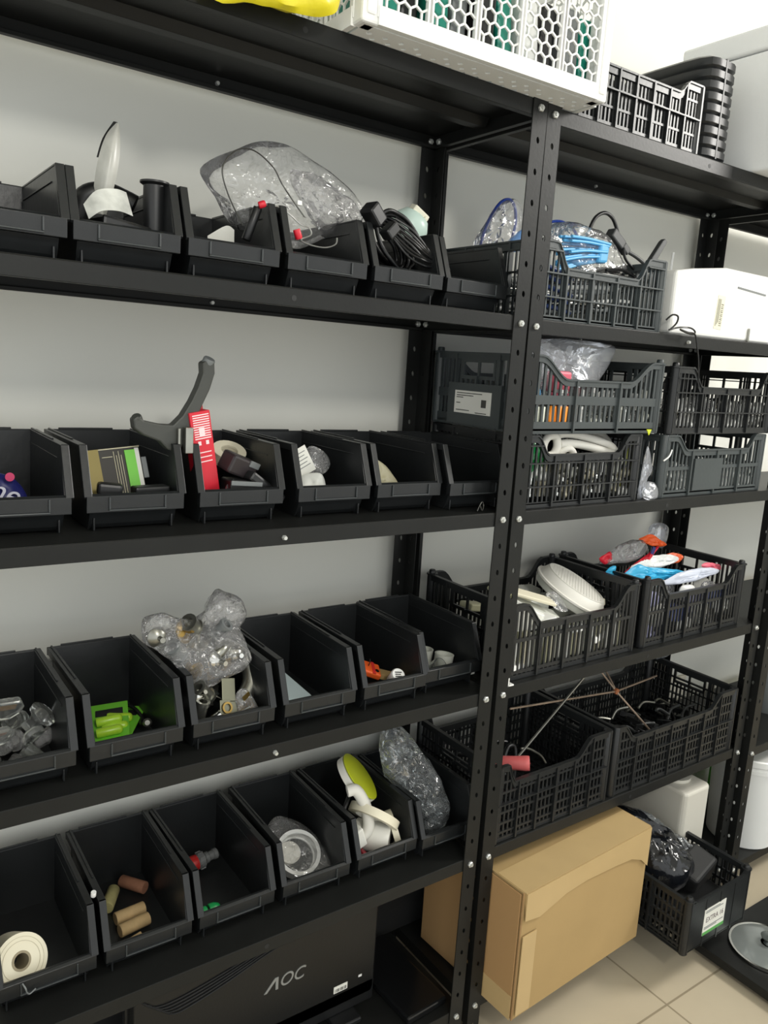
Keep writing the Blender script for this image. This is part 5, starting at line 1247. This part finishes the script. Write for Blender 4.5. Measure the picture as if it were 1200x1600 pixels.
MB().tube(smooth_path([(.200, .10, .498), (.225, .10, .492), (.26, .095, .470), (.275, .09, .450)], 5), .0028, 8).build('steel_rod', NICKEL, t, 60)
mb = MB()
for i in range(16): mb.box(.12+.008*i, .123+.008*i, .03, .12, z5+.002, z5+.006)
mb.box(.115, .25, .03, .034, z5, z5+.007).box(.115, .25, .118, .122, z5, z5+.007); o = mb.build('black_grid_mat', BLACK); tag(o, 'ribbed black mat lying in the fine-mesh crate', 'mat')
t = thing('wire_star_stand', 'rusty star of thin steel rods leaning in the long crate', 'rack', (0, 0, 0))
ROD = mat('rusty_rod', (150, 132, 116), .4, .6, var=.3, vscale=30)
hub = (.512, .10, .573)
for k, e in enumerate(((.138, .085, .612), (.690, .115, .575), (.598, .03, .462), (.475, .14, .632), (.508, .16, .640))):
    MB().bar(hub, e, .0042, .0042).build('rod', ROD, t, bevel=.001)
MB().lathe([(.007, -.004), (.008, 0), (.007, .004)], 12, aim(hub, (.512, -1, .573))).build('rusty_hub', mat('rust', (140, 84, 50), .8), t, 40)
t = thing('steel_rod', 'single thin steel rod leaning diagonally in the fine-mesh crate', 'rod', (0, 0, 0))
MB().bar((.122, .06, .487), (.397, .10, .6405), .0042, .0042).build('rod_shaft', mat('bright_rod', (160, 160, 152), .3, .8), t, bevel=.001)
MB().box(.118, .142, .052, .062, .484, .488).build('rod_foot', NICKEL, t, bevel=.0008)
q = random.Random(55)
for i in range(9):
    x = .505+.045*i+q.uniform(-.01, .01); y = .075+.05*(i % 3); z = shelfz(5, x)+.020+q.uniform(0, .055); m = (BLACK, BLACK, NICKEL)[i % 3]
    t = thing('pan_support', 'black metal pan support tangled in the long fine-mesh crate', 'pan support', (x, y, z), (q.uniform(-.5, .5), q.uniform(-.4, .4), q.uniform(0, 3)), 'pan supports in the long crate')
    MB().tube(smooth_path([(.035*math.cos(a), .035*math.sin(a), 0) for a in [k*PI/4 for k in range(8)]], 3, True), .003, 6, True).build('ring', m, t, 60)
    for k in range(4): MB().box(.012, .052, -.0025, .0025, -.003, .012, TR((0, 0, 0), (0, 0, k*PI/2))).build('arm', BLACK, t, bevel=.0008)
for i in range(20):
    x = .465+.021*i+q.uniform(-.01, .01); a = q.uniform(-.9, .9); z = shelfz(5, x)+.075+q.uniform(-.01, .02); y = .06+.06*(i % 3)
    cable('dark_prong', 'dark bent metal prong lying on top of the pan supports', [(x-.03*math.cos(a), y, z-.022*math.sin(a)), (x, y+.006, z+.006), (x+.034*math.cos(a), y-.004, z+.024*math.sin(a))], .0036, (BLACK, mat('charcoal', (60, 62, 62), .45), NICKEL)[i % 3], 'prong', group='dark prongs on the pan supports')
